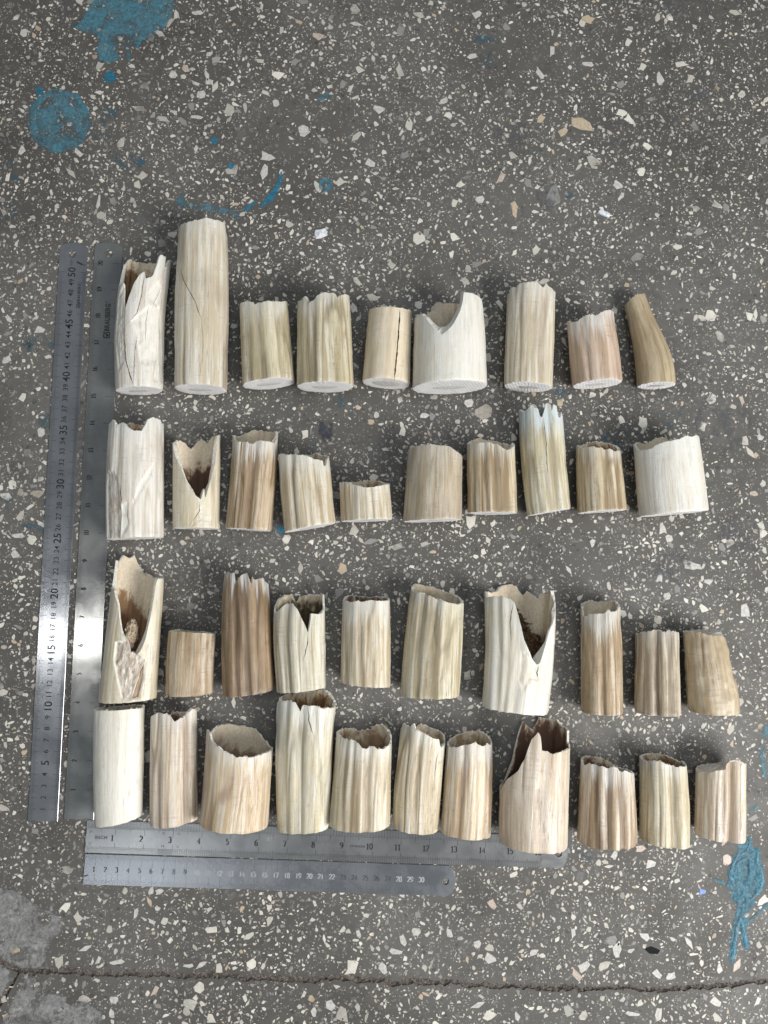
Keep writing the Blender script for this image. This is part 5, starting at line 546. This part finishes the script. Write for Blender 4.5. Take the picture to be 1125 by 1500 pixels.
# ------------------------------------------------------------------ tusk pieces
M_tusk, M_cav, M_rim, M_cut, M_core, M_crk = mat_tusk(), mat_cavity(), mat_rim(), mat_cut(), mat_core(), mat_crack()
M_plug = mat_crumb('pale_pulp_plug', (.30, .19, .115), (.66, .58, .45)); M_debris = mat_crumb('brown_crumbs', (.07, .042, .025), (.30, .19, .11))
NA, NS, NI = 208, 60, 20
def ring_faces(nr, na, flip=False, base=0):
    i, j = np.meshgrid(np.arange(nr - 1), np.arange(na), indexing='ij'); j2 = (j + 1) % na
    q = np.stack([i * na + j, i * na + j2, (i + 1) * na + j2, (i + 1) * na + j], -1).reshape(-1, 4) + base
    return q[:, ::-1] if flip else q
def build_piece(pc, k):
    g = np.random.default_rng(500 + k); sd = 900 + 17 * k
    deg = np.linspace(-180, 180, NA, endpoint=False); a = np.radians(deg); sa, ca = np.sin(a), np.cos(a)
    st = np.array(pc['st']); fC = lambda v: np.interp(v, st[:, 0], st[:, 1]); fW = lambda v: np.interp(v, st[:, 0], st[:, 2]); ra = pc['ratio']
    rim = sorted(((d + 180) % 360 - 180, v) for d, v in pc['rim']); rd = np.array([r[0] for r in rim]); rv = np.array([r[1] for r in rim])
    L = np.interp(deg, np.r_[rd[-1] - 360, rd, rd[0] + 360], np.r_[rv[-1], rv, rv[0]])
    jag = pc.get('jag', .2)
    L = L + jag * 2.2 * (vnoise1((deg + 180) / 360 * 40, sd + 1, 40) * .7 + vnoise1((deg + 180) / 360 * 84, sd + 2, 84) * .6 + g.uniform(-1, 1, NA) * .22)
    B = pc['slant'] * sa + .25 * vnoise1((deg + 180) / 360 * 60, sd + 3, 60)
    L = np.maximum(L, B + 4); Lm = float(np.mean(L)); Lmax = float(L.max())
    ker = np.exp(-(np.arange(-20, 21) / 9.0) ** 2); ker /= ker.sum(); Ls = np.convolve(np.r_[L[-20:], L, L[:20]], ker, 'valid')
    fl = pc.get('flute', 1.0)
    def depth(dg, v):
        d = np.zeros(np.broadcast(dg, v).shape); gr = np.zeros_like(d)
        for gi, (ga, dp, wd) in enumerate(pc['grooves']):
            c = ga + 2.5 * vnoise1(v / 38 + gi * 7.3 + 50, sd + 40 + gi); e = np.exp(-((dg - c) / wd) ** 2); d += 2.1 * dp * e; gr += min(.8, dp / 1.6) * e
        x = (dg + 180) / 360
        for hz, am, wdt, vv_ in ((11, .62, .11, 160), (23, .38, .12, 90)):          # narrow valleys running along the piece
            nn = vnoise2(x * hz, v / vv_ + 20, sd + 100 + hz, hz); va = np.exp(-(nn / wdt) ** 2) * np.clip(vnoise2(x * hz * .5 + 3, v / 70 + 20, sd + 101 + hz) * 1.2 + .55, 0, 1.2)
            d += fl * am * va; gr += .62 * va * min(1, fl) * (am / .62)
        d += fl * (.44 * vnoise2(x * 15, v / 70 + 20, sd + 5, 15) + .30 * vnoise2(x * 31, v / 45 + 20, sd + 6, 31) + .13 * vnoise2(x * 62, v / 22 + 20, sd + 7, 62))
        gr += np.clip(vnoise2(x * 31, v / 45 + 20, sd + 6, 31) * .9, 0, 1) * .6
        d += (.22 + pc.get('lump', 0)) * vnoise2(x * 9, v / 11 + 20, sd + 8, 9) + pc.get('lump', 0) * .5 * vnoise2(x * 22, v / 4.5 + 20, sd + 10, 22) + .07 * vnoise2(x * 40, v / 3.5 + 20, sd + 9, 40)
        return d, np.clip(gr, 0, 1)
    s = np.linspace(0, 1, NS)[:, None]; s = 1 - (1 - s) ** 1.25
    v = B[None] + s * (L - B)[None]; D = np.broadcast_to(deg[None], v.shape)
    d, gr = depth(D, v); w = fW(v)
    flake = np.zeros_like(v)
    for di, (poly, dp, val, rough) in enumerate(pc['dents']):
        P = np.stack([(fC(v) + w * sa[None]).ravel(), v.ravel()], 1); sdist = inside_dist(P, np.array(poly)).reshape(v.shape)
        mk = np.clip(sdist / 1.0 + .4, 0, 1) * (ca[None] > 0); x = (D + 180) / 360
        d += mk * (dp + rough * .7 * vnoise2(x * 46, v / 4.2 + 20, sd + 60 + di, 46) + rough * .4 * vnoise2(x * 90, v / 2.1 + 20, sd + 70 + di, 90)); flake = np.maximum(flake, mk * val)
    # sharp edges at the cut are slightly rounded off
    d += .5 * np.clip(1 - (v - B[None]) / .7, 0, 1) ** 2
    r = 1 - d / w
    X = fC(v) + w * r * sa; Z = ra * w + ra * w * r * ca; zmin = Z.min(); lift = -zmin + .15
    Z = Z + lift
    outer = np.stack([X, v, Z], -1)
    t0 = pc.get('wall', 3.2); bev = pc.get('bevel', 0) * np.clip(vnoise1((deg + 180) / 360 * 22, sd + 11, 22) * .5 + .8, .2, 1.3)
    cap = pc.get('cap'); Lin = Ls * .0 + L - .2 + np.minimum(bev, np.maximum(0, Ls - L) * 1.2 + bev * .35) if bev.max() > 0 else L - .25
    thk = (.72 * t0 + .60 * t0 * vnoise1((deg + 180) / 360 * 26, sd + 12, 26) * .6)
    def inner(vv, th, kk):
        ww = fW(vv); rr = np.maximum(0, (1 - (th + .3) / ww)) * kk
        x = fC(vv) + ww * rr * sa; z = ra * ww + ra * ww * rr * ca + lift
        return np.stack([x, vv, z], -1)
    t = np.linspace(0, 1, NI)[:, None]
    if cap:
        vc = float(np.mean(L[np.abs(deg) < 75])) - 1.5
        vi = Lin[None] * (1 - t) + (vc + .9 * vnoise2((D[:NI] + 180) / 360 * 12, t * 9 + 20 + 0 * D[:NI], sd + 13, 12) * np.sin(t * 3.1416)) * t
        inn = inner(vi, thk[None] * .25, 1 - t * .999)
    else:
        vb = min((1 - pc.get('dep', .6)) * Lm, L.min() - 7)
        vi = Lin[None] * (1 - t) + vb * t; kk = np.clip((vi - vb) / (.45 * (Lm - vb)), 0, 1) ** .5
        th = thk[None] * (1 + 1.1 * np.clip((Lin[None] - vi) / 30, 0, 1)) + .5 * vnoise2((D[:NI] + 180) / 360 * 18, vi / 9 + 20, sd + 14, 18) * np.clip((Lin[None] - vi) / 6, 0, 1)
        d_in, _ = depth(D[:NI], vi); inn = inner(vi, th + .95 * d_in, kk)
    mr = (outer[-1] + inn[0]) / 2; mr[:, 1] += .9 * vnoise1((deg + 180) / 360 * 84, sd + 15, 84) + g.uniform(-.4, .6, NA) + .1
    rmsh = np.stack([outer[-1], mr, inn[0]])
    root = empty('tusk_piece', (pc['loc'][0], pc['loc'][1], pc.get('z', 0.0)), math.radians(pc['rot']))
    tag(root, pc['label'], 'tusk piece', 'hollow tusk pieces laid out in four rows')
    tone = TONES[pc['tone']]; sv = g.uniform(-400, 400, 3)
    stn = pc.get('stain', (10, .6, 'tan')); sl, sk = STAINS[stn[2]]
    core_dark = (.30, .29, .31) if pc.get('core') == 'dark' else (.52, .48, .43) if pc.get('core') == 'ring' else (.60, .585, .565)
    def dress(o):
        o['seed'] = [float(q) for q in sv]
        for nm, c in (('base', tone[0]), ('streak', tone[1]), ('dark', tone[2]), ('tint', tone[4]), ('stain_light', sl), ('stain_dark', sk), ('core_dark', core_dark)): o[nm] = [*c, 1.0]
        o['rimtint'] = [.60, .71, .78, 1] if pc['tone'] == 'bluish' else [.72, .735, .72, 1]; o['pale'] = {'darkbrown': .10, 'brown': .42, 'olivedark': .12, 'pink': .35, 'rough': .25, 'beige': .4, 'greybrown': .45, 'brownstripe': .55, 'tan': .6}.get(pc['tone'], .72)
        o['amount'] = tone[3]; o['blotch'] = tone[5]; o['white'] = tone[6] if pc.get('wl', 8) else 0.0; o['whitelen'] = float(pc.get('wl', 8)); o['stain_from'] = float(stn[0]); o['stain_amount'] = float(stn[1]); o['sawn'] = .35 if pc.get('core') else .75
        return o
    def mk(name, G, mat, parent, flip=False, extra=None, smooth=True):
        nr = G.shape[0]; Pm = G.reshape(-1, 3); at_ = {'rest': Pm} if extra is None else {'rest': extra.pop('rest', Pm), **extra}
        return dress(mesh_obj(name, Pm * .001, ring_faces(nr, NA, flip), mat, parent, smooth, at_))
    w0 = float(fW(20)); rest = np.stack([np.broadcast_to(w0 * sa[None], v.shape), v, np.broadcast_to(w0 * ra * ca[None], v.shape)], -1).reshape(-1, 3)
    mk('outer_skin', outer, M_tusk, root, False, {'rest': rest, 'toprim': (Ls[None] - v).ravel(), 'flake': flake.ravel(), 'groove': gr.ravel()})
    mk('broken_rim', rmsh, M_rim, root, False, None, False)
    cvm = M_rim if cap else M_cav
    mk('top_face' if cap else 'pulp_cavity', inn, cvm, root, False, {'toprim': (Lin[None] - vi).ravel()})
    # sawn end
    f = np.array([1.0, .985, .8, .6, .4, .2, .004])[:, None, None]; c0 = np.array([float(fC(0)), 0, float(ra * fW(0)) + lift]); e = c0 + (outer[0] - c0) * f
    e[1:, :, 1] -= .12; ce = mk('sawn_end', e, M_cut, root, True)
    if pc['loc'][1] > -.02:
        sc = .62 if pc.get('core') == 'ring' else .48; cg = c0 + (outer[0] - c0) * np.array([sc, sc * .97, sc * .6, .004])[:, None, None] * np.array([1.0, 1, .55 if pc.get('core') != 'ring' else .8])
        cg[:, :, 0] += 1.2 * vnoise1((deg + 180) / 360 * 12, sd + 31, 12)[None] * np.array([1, 1, .5, 0])[:, None]; cg[:, :, 2] += 1.0 * vnoise1((deg + 180) / 360 * 14, sd + 32, 14)[None] * np.array([1, 1, .5, 0])[:, None]
        cg[:, :, 1] = e[2, :, 1].mean() * 0 + pc['slant'] * (cg[:, :, 0] - c0[0]) / float(fW(0)) - np.array([.1, .22, .22, .22])[:, None]
        mk('marbled_core', cg, M_core, ce, True)
    # cracks: thin dark gaps following the skin
    for pts, wd in pc['cracks']:
        pts = np.array(pts); q = [pts[0]]
        for A_, B_ in zip(pts[:-1], pts[1:]):
            m_ = max(2, int(abs(B_[1] - A_[1]) / 1.5)); q += [A_ + (B_ - A_) * j / m_ for j in range(1, m_ + 1)]
        q = np.array(q); q[:, 0] += .9 * vnoise1(np.arange(len(q)) * .45, sd + 81); n_ = len(q); half = wd * .27 * (np.clip(np.minimum(np.arange(n_) + .4, (n_ - 1 - np.arange(n_)) * .8 + .25) / 5, .12, 1)) * (1 + .4 * vnoise1(np.arange(n_) * .8, sd + 82))
        Vc, Fc = [], []
        for j in range(n_):
            for sg, up in ((-1, .10), (0, .16), (1, .10)):
                w_ = float(fW(q[j, 1])); dg = q[j, 0] + sg * math.degrees(half[j] / w_)
                dd = float(np.interp(dg, deg, d[np.argmin(np.abs(v[:, int((dg + 180) / 360 * NA) % NA] - q[j, 1]))])); r_ = 1 - (dd - up) / w_
                Vc.append(((float(fC(q[j, 1])) + w_ * r_ * math.sin(math.radians(dg))) * .001, q[j, 1] * .001, (ra * w_ + lift + ra * w_ * r_ * math.cos(math.radians(dg))) * .001))
        for j in range(n_ - 1):
            for b in (0, 1): Fc.append((j * 3 + b, j * 3 + b + 1, j * 3 + b + 4, j * 3 + b + 3))
        mesh_obj('split', Vc, Fc, M_crk, root)
    zc = ra * w0
    if pc.get('plug') == 1:                                            # pale crumbly plug left in the pulp cavity
        bm = bmesh.new(); bmesh.ops.create_icosphere(bm, subdivisions=5, radius=1)
        for vt in bm.verts:
            p = vt.co.copy(); nn = mnoise.fractal(p * 2.6, .9, 2.2, 5) * .36 + mnoise.noise(p * 7) * .10
            p *= 1 + nn; vt.co = Vector((p.x * 5.2 - 1.0, p.y * 12 + 57, p.z * 6 + zc * 1.15)) * .001
        me = bpy.data.meshes.new('pulp_plug'); bm.to_mesh(me); bm.free(); me.materials.append(M_plug); me.polygons.foreach_set('use_smooth', [True] * len(me.polygons)); link(bpy.data.objects.new('pulp_plug', me), root)
    if pc.get('plug') == 2:                                            # dry brown crumbs in the hollow
        Vc, Fc = [], []
        for j in range(1100):
            vv = 43 + abs(g.normal(0, 15)); u = 17 - (vv - 48) * .45 + g.normal(0, 4.5); z = zc * (.35 + .75 * g.uniform()) * max(.25, 1 - (vv - 43) / 50) + 4.5; rr = g.uniform(.8, 2.3); b = len(Vc)
            ax = g.normal(0, 1, 3); ax /= np.linalg.norm(ax)
            for q in ((1, 0, 0), (-.5, .8, 0), (-.5, -.8, 0), (0, 0, 1), (.1, 0, -1)):
                qq = np.array(q) * g.uniform(.6, 1.3, 3) * rr; qq += ax * (qq @ ax) * g.uniform(0, 1.6); Vc.append(((u + qq[0]) * .001, (vv + qq[1]) * .001, max(z + qq[2], 3.5) * .001))
            Fc += [(b, b + 1, b + 3), (b + 1, b + 2, b + 3), (b + 2, b, b + 3), (b + 1, b, b + 4), (b + 2, b + 1, b + 4), (b, b + 2, b + 4)]
        tag(mesh_obj('crumbs', Vc, Fc, M_debris, root), kind='stuff')
    return root
for k, pc in enumerate(PIECES): build_piece(pc, k)
# ------------------------------------------------------------------ steel rulers
TH = .0008
ZM = TH + .00003
INK = mat_ink('ruler_ink', (.018, .018, .020), .03); INKF = mat_ink('worn_ruler_ink', (.055, .058, .065), .05); INKW = mat_ink('painted_glint_engraving', (.36, .37, .39), .1)  # INKW: whitish reflection on engraved numerals, painted in as pale grey
_cache = {}
def font_geo(txt, size, bold=0.0, space=1.0):
    """flat outline of a word in the built-in face: centred vertices and faces"""
    key = (txt, bold, space)
    if key not in _cache:
        cu = bpy.data.curves.new('lettering', 'FONT'); cu.body = txt; cu.size = 1; cu.offset = bold; cu.space_character = space; cu.resolution_u = 3; cu.align_x = 'CENTER'; cu.align_y = 'BOTTOM_BASELINE'
        o = bpy.data.objects.new('lettering', cu); COL.objects.link(o); dg = bpy.context.evaluated_depsgraph_get(); me = bpy.data.meshes.new_from_object(o.evaluated_get(dg))
        V = np.array([v.co[:2] for v in me.vertices]); F = [list(p.vertices) for p in me.polygons]; bpy.data.objects.remove(o); bpy.data.curves.remove(cu); bpy.data.meshes.remove(me)
        h = V[:, 1].max() - max(V[:, 1].min(), 0) if len(V) else 1; V = (V - np.array([(V[:, 0].min() + V[:, 0].max()) / 2, (V[:, 1].min() + V[:, 1].max()) / 2])) / h
        _cache[key] = (V, F)
    V, F = _cache[key]; return V * size, F
def arc(cx, cy, rx, ry, a0, a1, n=14): return [(cx + rx * math.cos(math.radians(a0 + (a1 - a0) * k / n)), cy + ry * math.sin(math.radians(a0 + (a1 - a0) * k / n))) for k in range(n + 1)]
DIG = {'0': [arc(.27, .5, .22, .46, 90, 450, 26)], '1': [[(.10, .80), (.28, .95), (.28, .03)], [(.12, .03), (.44, .03)]],
       '2': [arc(.25, .70, .20, .25, 170, -30, 14) + [(.05, .05), (.48, .05)]], '3': [arc(.23, .73, .18, .22, 160, -80, 12), arc(.23, .28, .22, .25, 88, -150, 14)],
       '4': [[(.38, .02), (.38, .95), (.03, .30), (.52, .30)]], '5': [[(.45, .93), (.14, .93), (.10, .55)] + arc(.22, .32, .22, .28, 100, -140, 14)],
       '6': [arc(.50, .45, .44, .50, 95, 190, 12), arc(.27, .28, .21, .26, 0, 360, 22)], '7': [[(.06, .80), (.06, .93), (.48, .93), (.22, .02)]],
       '8': [arc(.27, .74, .17, .20, 0, 360, 20), arc(.27, .27, .21, .25, 0, 360, 22)], '9': [arc(.04, .55, .44, .50, -85, 10, 12), arc(.27, .71, .21, .25, 0, 360, 22)]}
def serif_geo(txt, size):
    V, F = [], []
    for ci, ch in enumerate(txt):
        ox = (ci - len(txt) / 2) * .56
        for st in DIG[ch]:
            n = len(st); b = len(V)
            for i, p in enumerate(st):
                q0, q1 = st[max(i - 1, 0)], st[min(i + 1, n - 1)]; dx, dy = q1[0] - q0[0], q1[1] - q0[1]; L = math.hypot(dx, dy) or 1
                t = .042 + .060 * abs(dy / L); V += [(p[0] + ox - dy / L * t, p[1] - .5 + dx / L * t), (p[0] + ox + dy / L * t, p[1] - .5 - dx / L * t)]
            F += [(b + 2 * i, b + 2 * i + 1, b + 2 * i + 3, b + 2 * i + 2) for i in range(n - 1)]
    return np.array(V) * size, F
def numeral(g, x, y, mat, parent):
    return mesh_obj('numeral', [((p[0] + x) * .01, (p[1] + y) * .01, ZM) for p in g[0]], g[1], mat, parent)
class Flat:
    """collects flat marks into one mesh"""
    def __init__(s): s.V, s.F = [], []
    def geo(s, g, x, y):
        b = len(s.V); s.V += [(p[0] + x, p[1] + y) for p in g[0]]; s.F += [[b + i for i in f] for f in g[1]]
    def bar(s, x0, y0, x1, y1, w):
        dx, dy = x1 - x0, y1 - y0; L = math.hypot(dx, dy); nx, ny = -dy / L * w / 2, dx / L * w / 2; b = len(s.V)
        s.V += [(x0 + nx, y0 + ny), (x0 - nx, y0 - ny), (x1 - nx, y1 - ny), (x1 + nx, y1 + ny)]; s.F.append([b, b + 1, b + 2, b + 3])
    def build(s, name, mat, parent, z): return mesh_obj(name, [(p[0] * .01, p[1] * .01, z) for p in s.V], s.F, mat, parent)
def ruler(origin, ang, x0, x1, up, dn, hole, hr, corner, mat, label, zb, dent=0.0):
    """a steel strip; centimetres along the marks, y towards the upper edge"""
    root = empty('steel_ruler', (origin[0] * .01, origin[1] * .01, zb), math.radians(ang)); tag(root, label, 'ruler', 'steel rulers along the rows')
    def outline(i):
        c = corner; pts = [(x0 + i, -dn + i), (x1 - c - i * .3, -dn + i)]
        my = (up - dn) / 2; hh = (up + dn) / 2 - i
        pts += [(x1 - i - c * (1 - math.cos(math.asin(t))) ** 1.0 * 1.0, my + hh * t) for t in np.linspace(-.985, .985, 19)]
        pts += [(x1 - c - i * .3, up - i), (x0 + i, up - i)]; return pts
    bm = bmesh.new(); o0, o1 = outline(0), outline(.022); n = len(o0)
    r0 = [bm.verts.new((x * .01, y * .01, 0)) for x, y in o0]; r1 = [bm.verts.new((x * .01, y * .01, TH - .00016)) for x, y in o0]; r2 = [bm.verts.new((x * .01, y * .01, TH)) for x, y in o1]
    H = 28; hc = [(hole[0] + hr * math.cos(k * 2 * math.pi / H), hole[1] + hr * math.sin(k * 2 * math.pi / H)) for k in range(H)]
    h0 = [bm.verts.new((x * .01, y * .01, 0)) for x, y in hc]; h1 = [bm.verts.new((x * .01, y * .01, TH - .00012)) for x, y in hc]; h2 = [bm.verts.new(((hole[0] + (x - hole[0]) * 1.06) * .01, (hole[1] + (y - hole[1]) * 1.06) * .01, TH)) for x, y in hc]
    for A, B in ((r0, r1), (r1, r2)):
        for k in range(n): bm.faces.new((A[k], A[(k + 1) % n], B[(k + 1) % n], B[k]))
    for A, B in ((h0, h1), (h1, h2)):
        for k in range(H): bm.faces.new((A[(k + 1) % H], A[k], B[k], B[(k + 1) % H]))
    ed = [bm.edges.get((r2[k], r2[(k + 1) % n])) for k in range(n)] + [bm.edges.get((h2[k], h2[(k + 1) % H])) for k in range(H)]
    bmesh.ops.triangle_fill(bm, edges=ed, use_beauty=True, normal=(0, 0, 1)); bmesh.ops.recalc_face_normals(bm, faces=bm.faces)
    me = bpy.data.meshes.new('blade'); bm.to_mesh(me); bm.free(); me.materials.append(mat); link(bpy.data.objects.new('blade', me), root)
    return root
S1 = mat_steel('blue_grey_steel', (.33, .345, .375), (.39, .405, .43), .13); S2 = mat_steel('dull_steel', (.37, .375, .37), (.43, .435, .425), .12)
S3 = mat_steel('grey_steel', (.31, .317, .322), (.38, .385, .385), .22); S4 = mat_steel('scuffed_steel', (.25, .26, .28), (.32, .33, .35), .26)
# A: long metric ruler
RA = ruler((-27.849, -22.114), 88.887, -.06, 52.85, 1.22, 1.38, (51.75, .06), .37, .55, S1, 'long steel ruler at the far left, black centimetre numbers up to 50', .0003)
T1 = Flat()
for c in range(1, 51): numeral(font_geo(str(c), .68 if c % 5 == 0 else .47, .012 if c % 5 == 0 else .004), c, -.02, INK, RA)
for k in range(0, 501):
    x = k * .1; l = .60 if k % 10 == 0 else .46 if k % 5 == 0 else .34; w = .030 if k % 10 == 0 else .018
    if k % 10 == 0 or k <= 500: T1.bar(x, 1.18, x, 1.18 - l, w); T1.bar(x, -1.34, x, -1.34 + l, w)
    if k < 500: T1.bar(x + .05, -1.34, x + .05, -1.34 + .30, .010)
L1 = Flat(); L1.geo(font_geo('cm', .20), 50.95, .05); L1.build('lettering', INK, RA, ZM); tag(T1.build('graduation_marks', INK, RA, ZM), kind='stuff')
def maker(root, x, y, h, along):
    L = Flat(); g = font_geo('BRAUBERG', h, .022, 1.08); s = along / np.ptp(g[0][:, 0]); L.geo((g[0] * np.array([s, 1]), g[1]), x, y); L.geo(font_geo('®', h * .45), x + along / 2 + h * .35, y + h * .35)
    bx = x - along / 2 - h * .85; q = h * .56; t = h * .2
    L.bar(bx - q, y - q, bx - q, y + q, t); L.bar(bx - q, y - q, bx + q, y - q, t); L.bar(bx - q, y + q, bx + q * .4, y + q, t); L.bar(bx + q, y - q, bx + q, y + q * .2, t)
    L.bar(bx - q * .55, y + q * .2, bx - q * .05, y - q * .55, t * 1.3); L.bar(bx - q * .15, y - q * .55, bx + q * 1.1, y + q * 1.15, t * 1.3); L.build('maker_mark', INK, root, ZM + .00001)
maker(RA, 47.95, -.78, .29, 1.85)
PM = Flat(); PM.bar(51.0, -.45, 50.75, -.95, .14); PM.bar(50.76, -.95, 50.68, -1.25, .06); PM.build('pen_mark', INK, RA, ZM + .00002)
# B: long inch ruler
RB = ruler((-25.2985, -22.005), 88.805, -.04, 52.85, .62, 1.98, (51.75, -.70), .37, .55, S2, 'long dull steel inch ruler between the centimetre ruler and the tusk pieces', .0003)
T2 = Flat()
for c in range(1, 21): numeral(serif_geo(str(c), .44), c * 2.54, -.02, INK, RB)
for k in range(0, 321):
    x = k * 2.54 / 16; l = .80 if k % 16 == 0 else .58 if k % 8 == 0 else .48 if k % 4 == 0 else .36
    T2.bar(x, .58, x, .58 - l,   .03 if k % 16 == 0 else .018); T2.bar(x, -1.94, x, -1.94 + l,   .03 if k % 16 == 0 else .018)
    if k < 320:
        T2.bar(x + .0794, .58, x + .0794, .30, .011)
        if k < 128: T2.bar(x + .0794, -1.94, x + .0794, -1.66, .011)
tag(T2.build('graduation_marks', INK, RB, ZM), kind='stuff'); maker(RB, 45.6, -.92, .46, 2.6)
# C: inch ruler below the bottom row
RC = ruler((-23.932, -23.576), -2.592, -.05, 43.05, 1.47, 1.33, (42.22, -.05), .31, .65, S3, 'steel inch ruler marked 1 to 16, directly under the bottom row', .0003)
T3, B3 = Flat(), Flat()
for c in range(1, 17): numeral(serif_geo(str(c), .54), c * 2.54 - (.24 if c < 10 else .30), .02, INK, RC)
i0_, i1_ = 2.5 * 2.54, 3 * 2.54
for sgn, edge, line_y, long_y, den in ((1, 1.44, .80, .28, (20, 50, 10)), (-1, -1.30, -.80, -.42, (32, 64, 16))):
    T3.bar(0, line_y, 40.64, line_y, .016); T3.bar(0, line_y - sgn * -.14, 40.64, line_y + sgn * .14, .012)
    for a, b, dv in ((0, 2.5, den[0]), (2.5, 3, den[1]), (3, 16, den[2])):
        for k in range(int(round((b - a) * dv)) + 1):
            x = (a + k / dv) * 2.54; T3.bar(x, edge, x, line_y, .026 if dv < 30 else .013)
    for k in range(0, 33):
        x = k * 1.27; T3.bar(x, line_y, x, long_y if k % 2 == 0 else (line_y + long_y) / 2, .032)
    if sgn < 0:
        for k in range(12, 65):
            if k % 2: T3.bar(k * .635, line_y, k * .635, line_y * .8 + long_y * .2, .014)
for t_, x, y in (('20', .39, .52), ('50', 6.78, .56), ('10', 8.1, .56), ('32', .36, -.55), ('64', 6.75, -.55), ('16', 8.05, -.55)): B3.geo(font_geo(t_, .21), x, y)
B3.geo(font_geo('INCH', .31, .012), 1.32, .03); g = font_geo('STAINLESS', .17, .016); B3.geo((g[0] * np.array([1.33 / np.ptp(g[0][:, 0]), 1]), g[1]), 24.05, .0)
tag(T3.build('graduation_marks', mat_ink('engraved_lines', (.020, .021, .023), .03), RC, ZM), kind='stuff'); B3.build('lettering', INK, RC, ZM)
# D: short worn metric ruler
RD = ruler((-24.064, -26.290), -2.613, .03, 32.95, 1.30, 1.33, (32.08, -.06), .30, .75, S4, 'short scuffed steel ruler with worn numbers to 30, lowest of the rulers', .0003)
T4 = Flat()
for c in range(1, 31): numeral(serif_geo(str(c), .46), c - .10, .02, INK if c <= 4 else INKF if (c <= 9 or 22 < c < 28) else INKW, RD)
for k in range(0, 301):
    x = k * .1; l = .95 if k % 10 == 0 else .62 if k % 5 == 0 else .42
    T4.bar(x, 1.27, x, 1.27 - l, .026 if k % 10 == 0 else .016); T4.bar(x, -1.30, x, -1.30 + l, .026 if k % 10 == 0 else .016)
tag(T4.build('graduation_marks', mat_ink('faint_lines', (.09, .092, .10), .08), RD, ZM), kind='stuff')
PM = Flat(); PM.bar(.05, -.62, .45, -.50, .10); PM.build('pen_mark', INK, RD, ZM + .00002)

# ------------------------------------------------------------------ small litter
def scrap(px, py, l, w, h, ang, label, col, rough, cat, seed):
    bm = bmesh.new(); r = np.random.default_rng(seed); pts = [(-.5, -.5), (-.1, -.55), (.45, -.42), (.5, .1), (.42, .5), (0, .46), (-.38, .55), (-.52, .1)]
    lo = [bm.verts.new((x * l, y * w, 0)) for x, y in pts]; up = [bm.verts.new((x * l * .88, y * w * .85, h * r.uniform(.7, 1.2))) for x, y in pts]
    for k in range(8): bm.faces.new((lo[k], lo[(k + 1) % 8], up[(k + 1) % 8], up[k]))
    c = bm.verts.new((0, 0, h * 1.35))
    for k in range(8): bm.faces.new((up[k], up[(k + 1) % 8], c))
    bm.faces.new(lo[::-1]); me = bpy.data.meshes.new('scrap'); bm.to_mesh(me); bm.free(); me.materials.append(mat_plain_chip(cat.replace(' ', '_') + '_skin', col, rough))
    o = bpy.data.objects.new(cat.replace(' ', '_'), me); COL.objects.link(o); p = at(px, py); o.location = (p[0], p[1], .0002); o.rotation_euler = (0, 0, math.radians(ang)); tag(o, label, cat); return o
scrap(885, 313, .0125, .0050, .0012, -25, 'small shiny bluish white scrap on the bare floor at the upper right', (.72, .77, .82), .15, 'scrap', 1)
scrap(470, 342, .0125, .0085, .0012, 15, 'small pale white scrap on the floor above the notched olive tusk piece', (.74, .76, .80), .3, 'scrap', 2)
cu = bpy.data.curves.new('fibre', 'CURVE'); cu.dimensions = '3D'; cu.bevel_depth = .00012; cu.bevel_resolution = 1
for pts in ([(942, 760), (948, 766), (958, 766), (963, 758), (957, 752)], [(985, 757), (1005, 764), (1022, 758)]):
    sp = cu.splines.new('NURBS'); sp.points.add(len(pts) - 1); sp.use_endpoint_u = True; sp.order_u = 4
    for k, p in enumerate(pts): w_ = at(*p); sp.points[k].co = (w_[0], w_[1], .0005, 1)
o = bpy.data.objects.new('fibre_curve', cu); COL.objects.link(o); me = bpy.data.meshes.new_from_object(o.evaluated_get(bpy.context.evaluated_depsgraph_get())); bpy.data.objects.remove(o)
me.materials.clear(); me.materials.append(mat_plain_chip('fibre_skin', (.36, .35, .34), .7)); tag(link(bpy.data.objects.new('loose_fibre', me)), 'thin curled pale fibres on the floor below the wide bright white tusk piece', 'fibre')
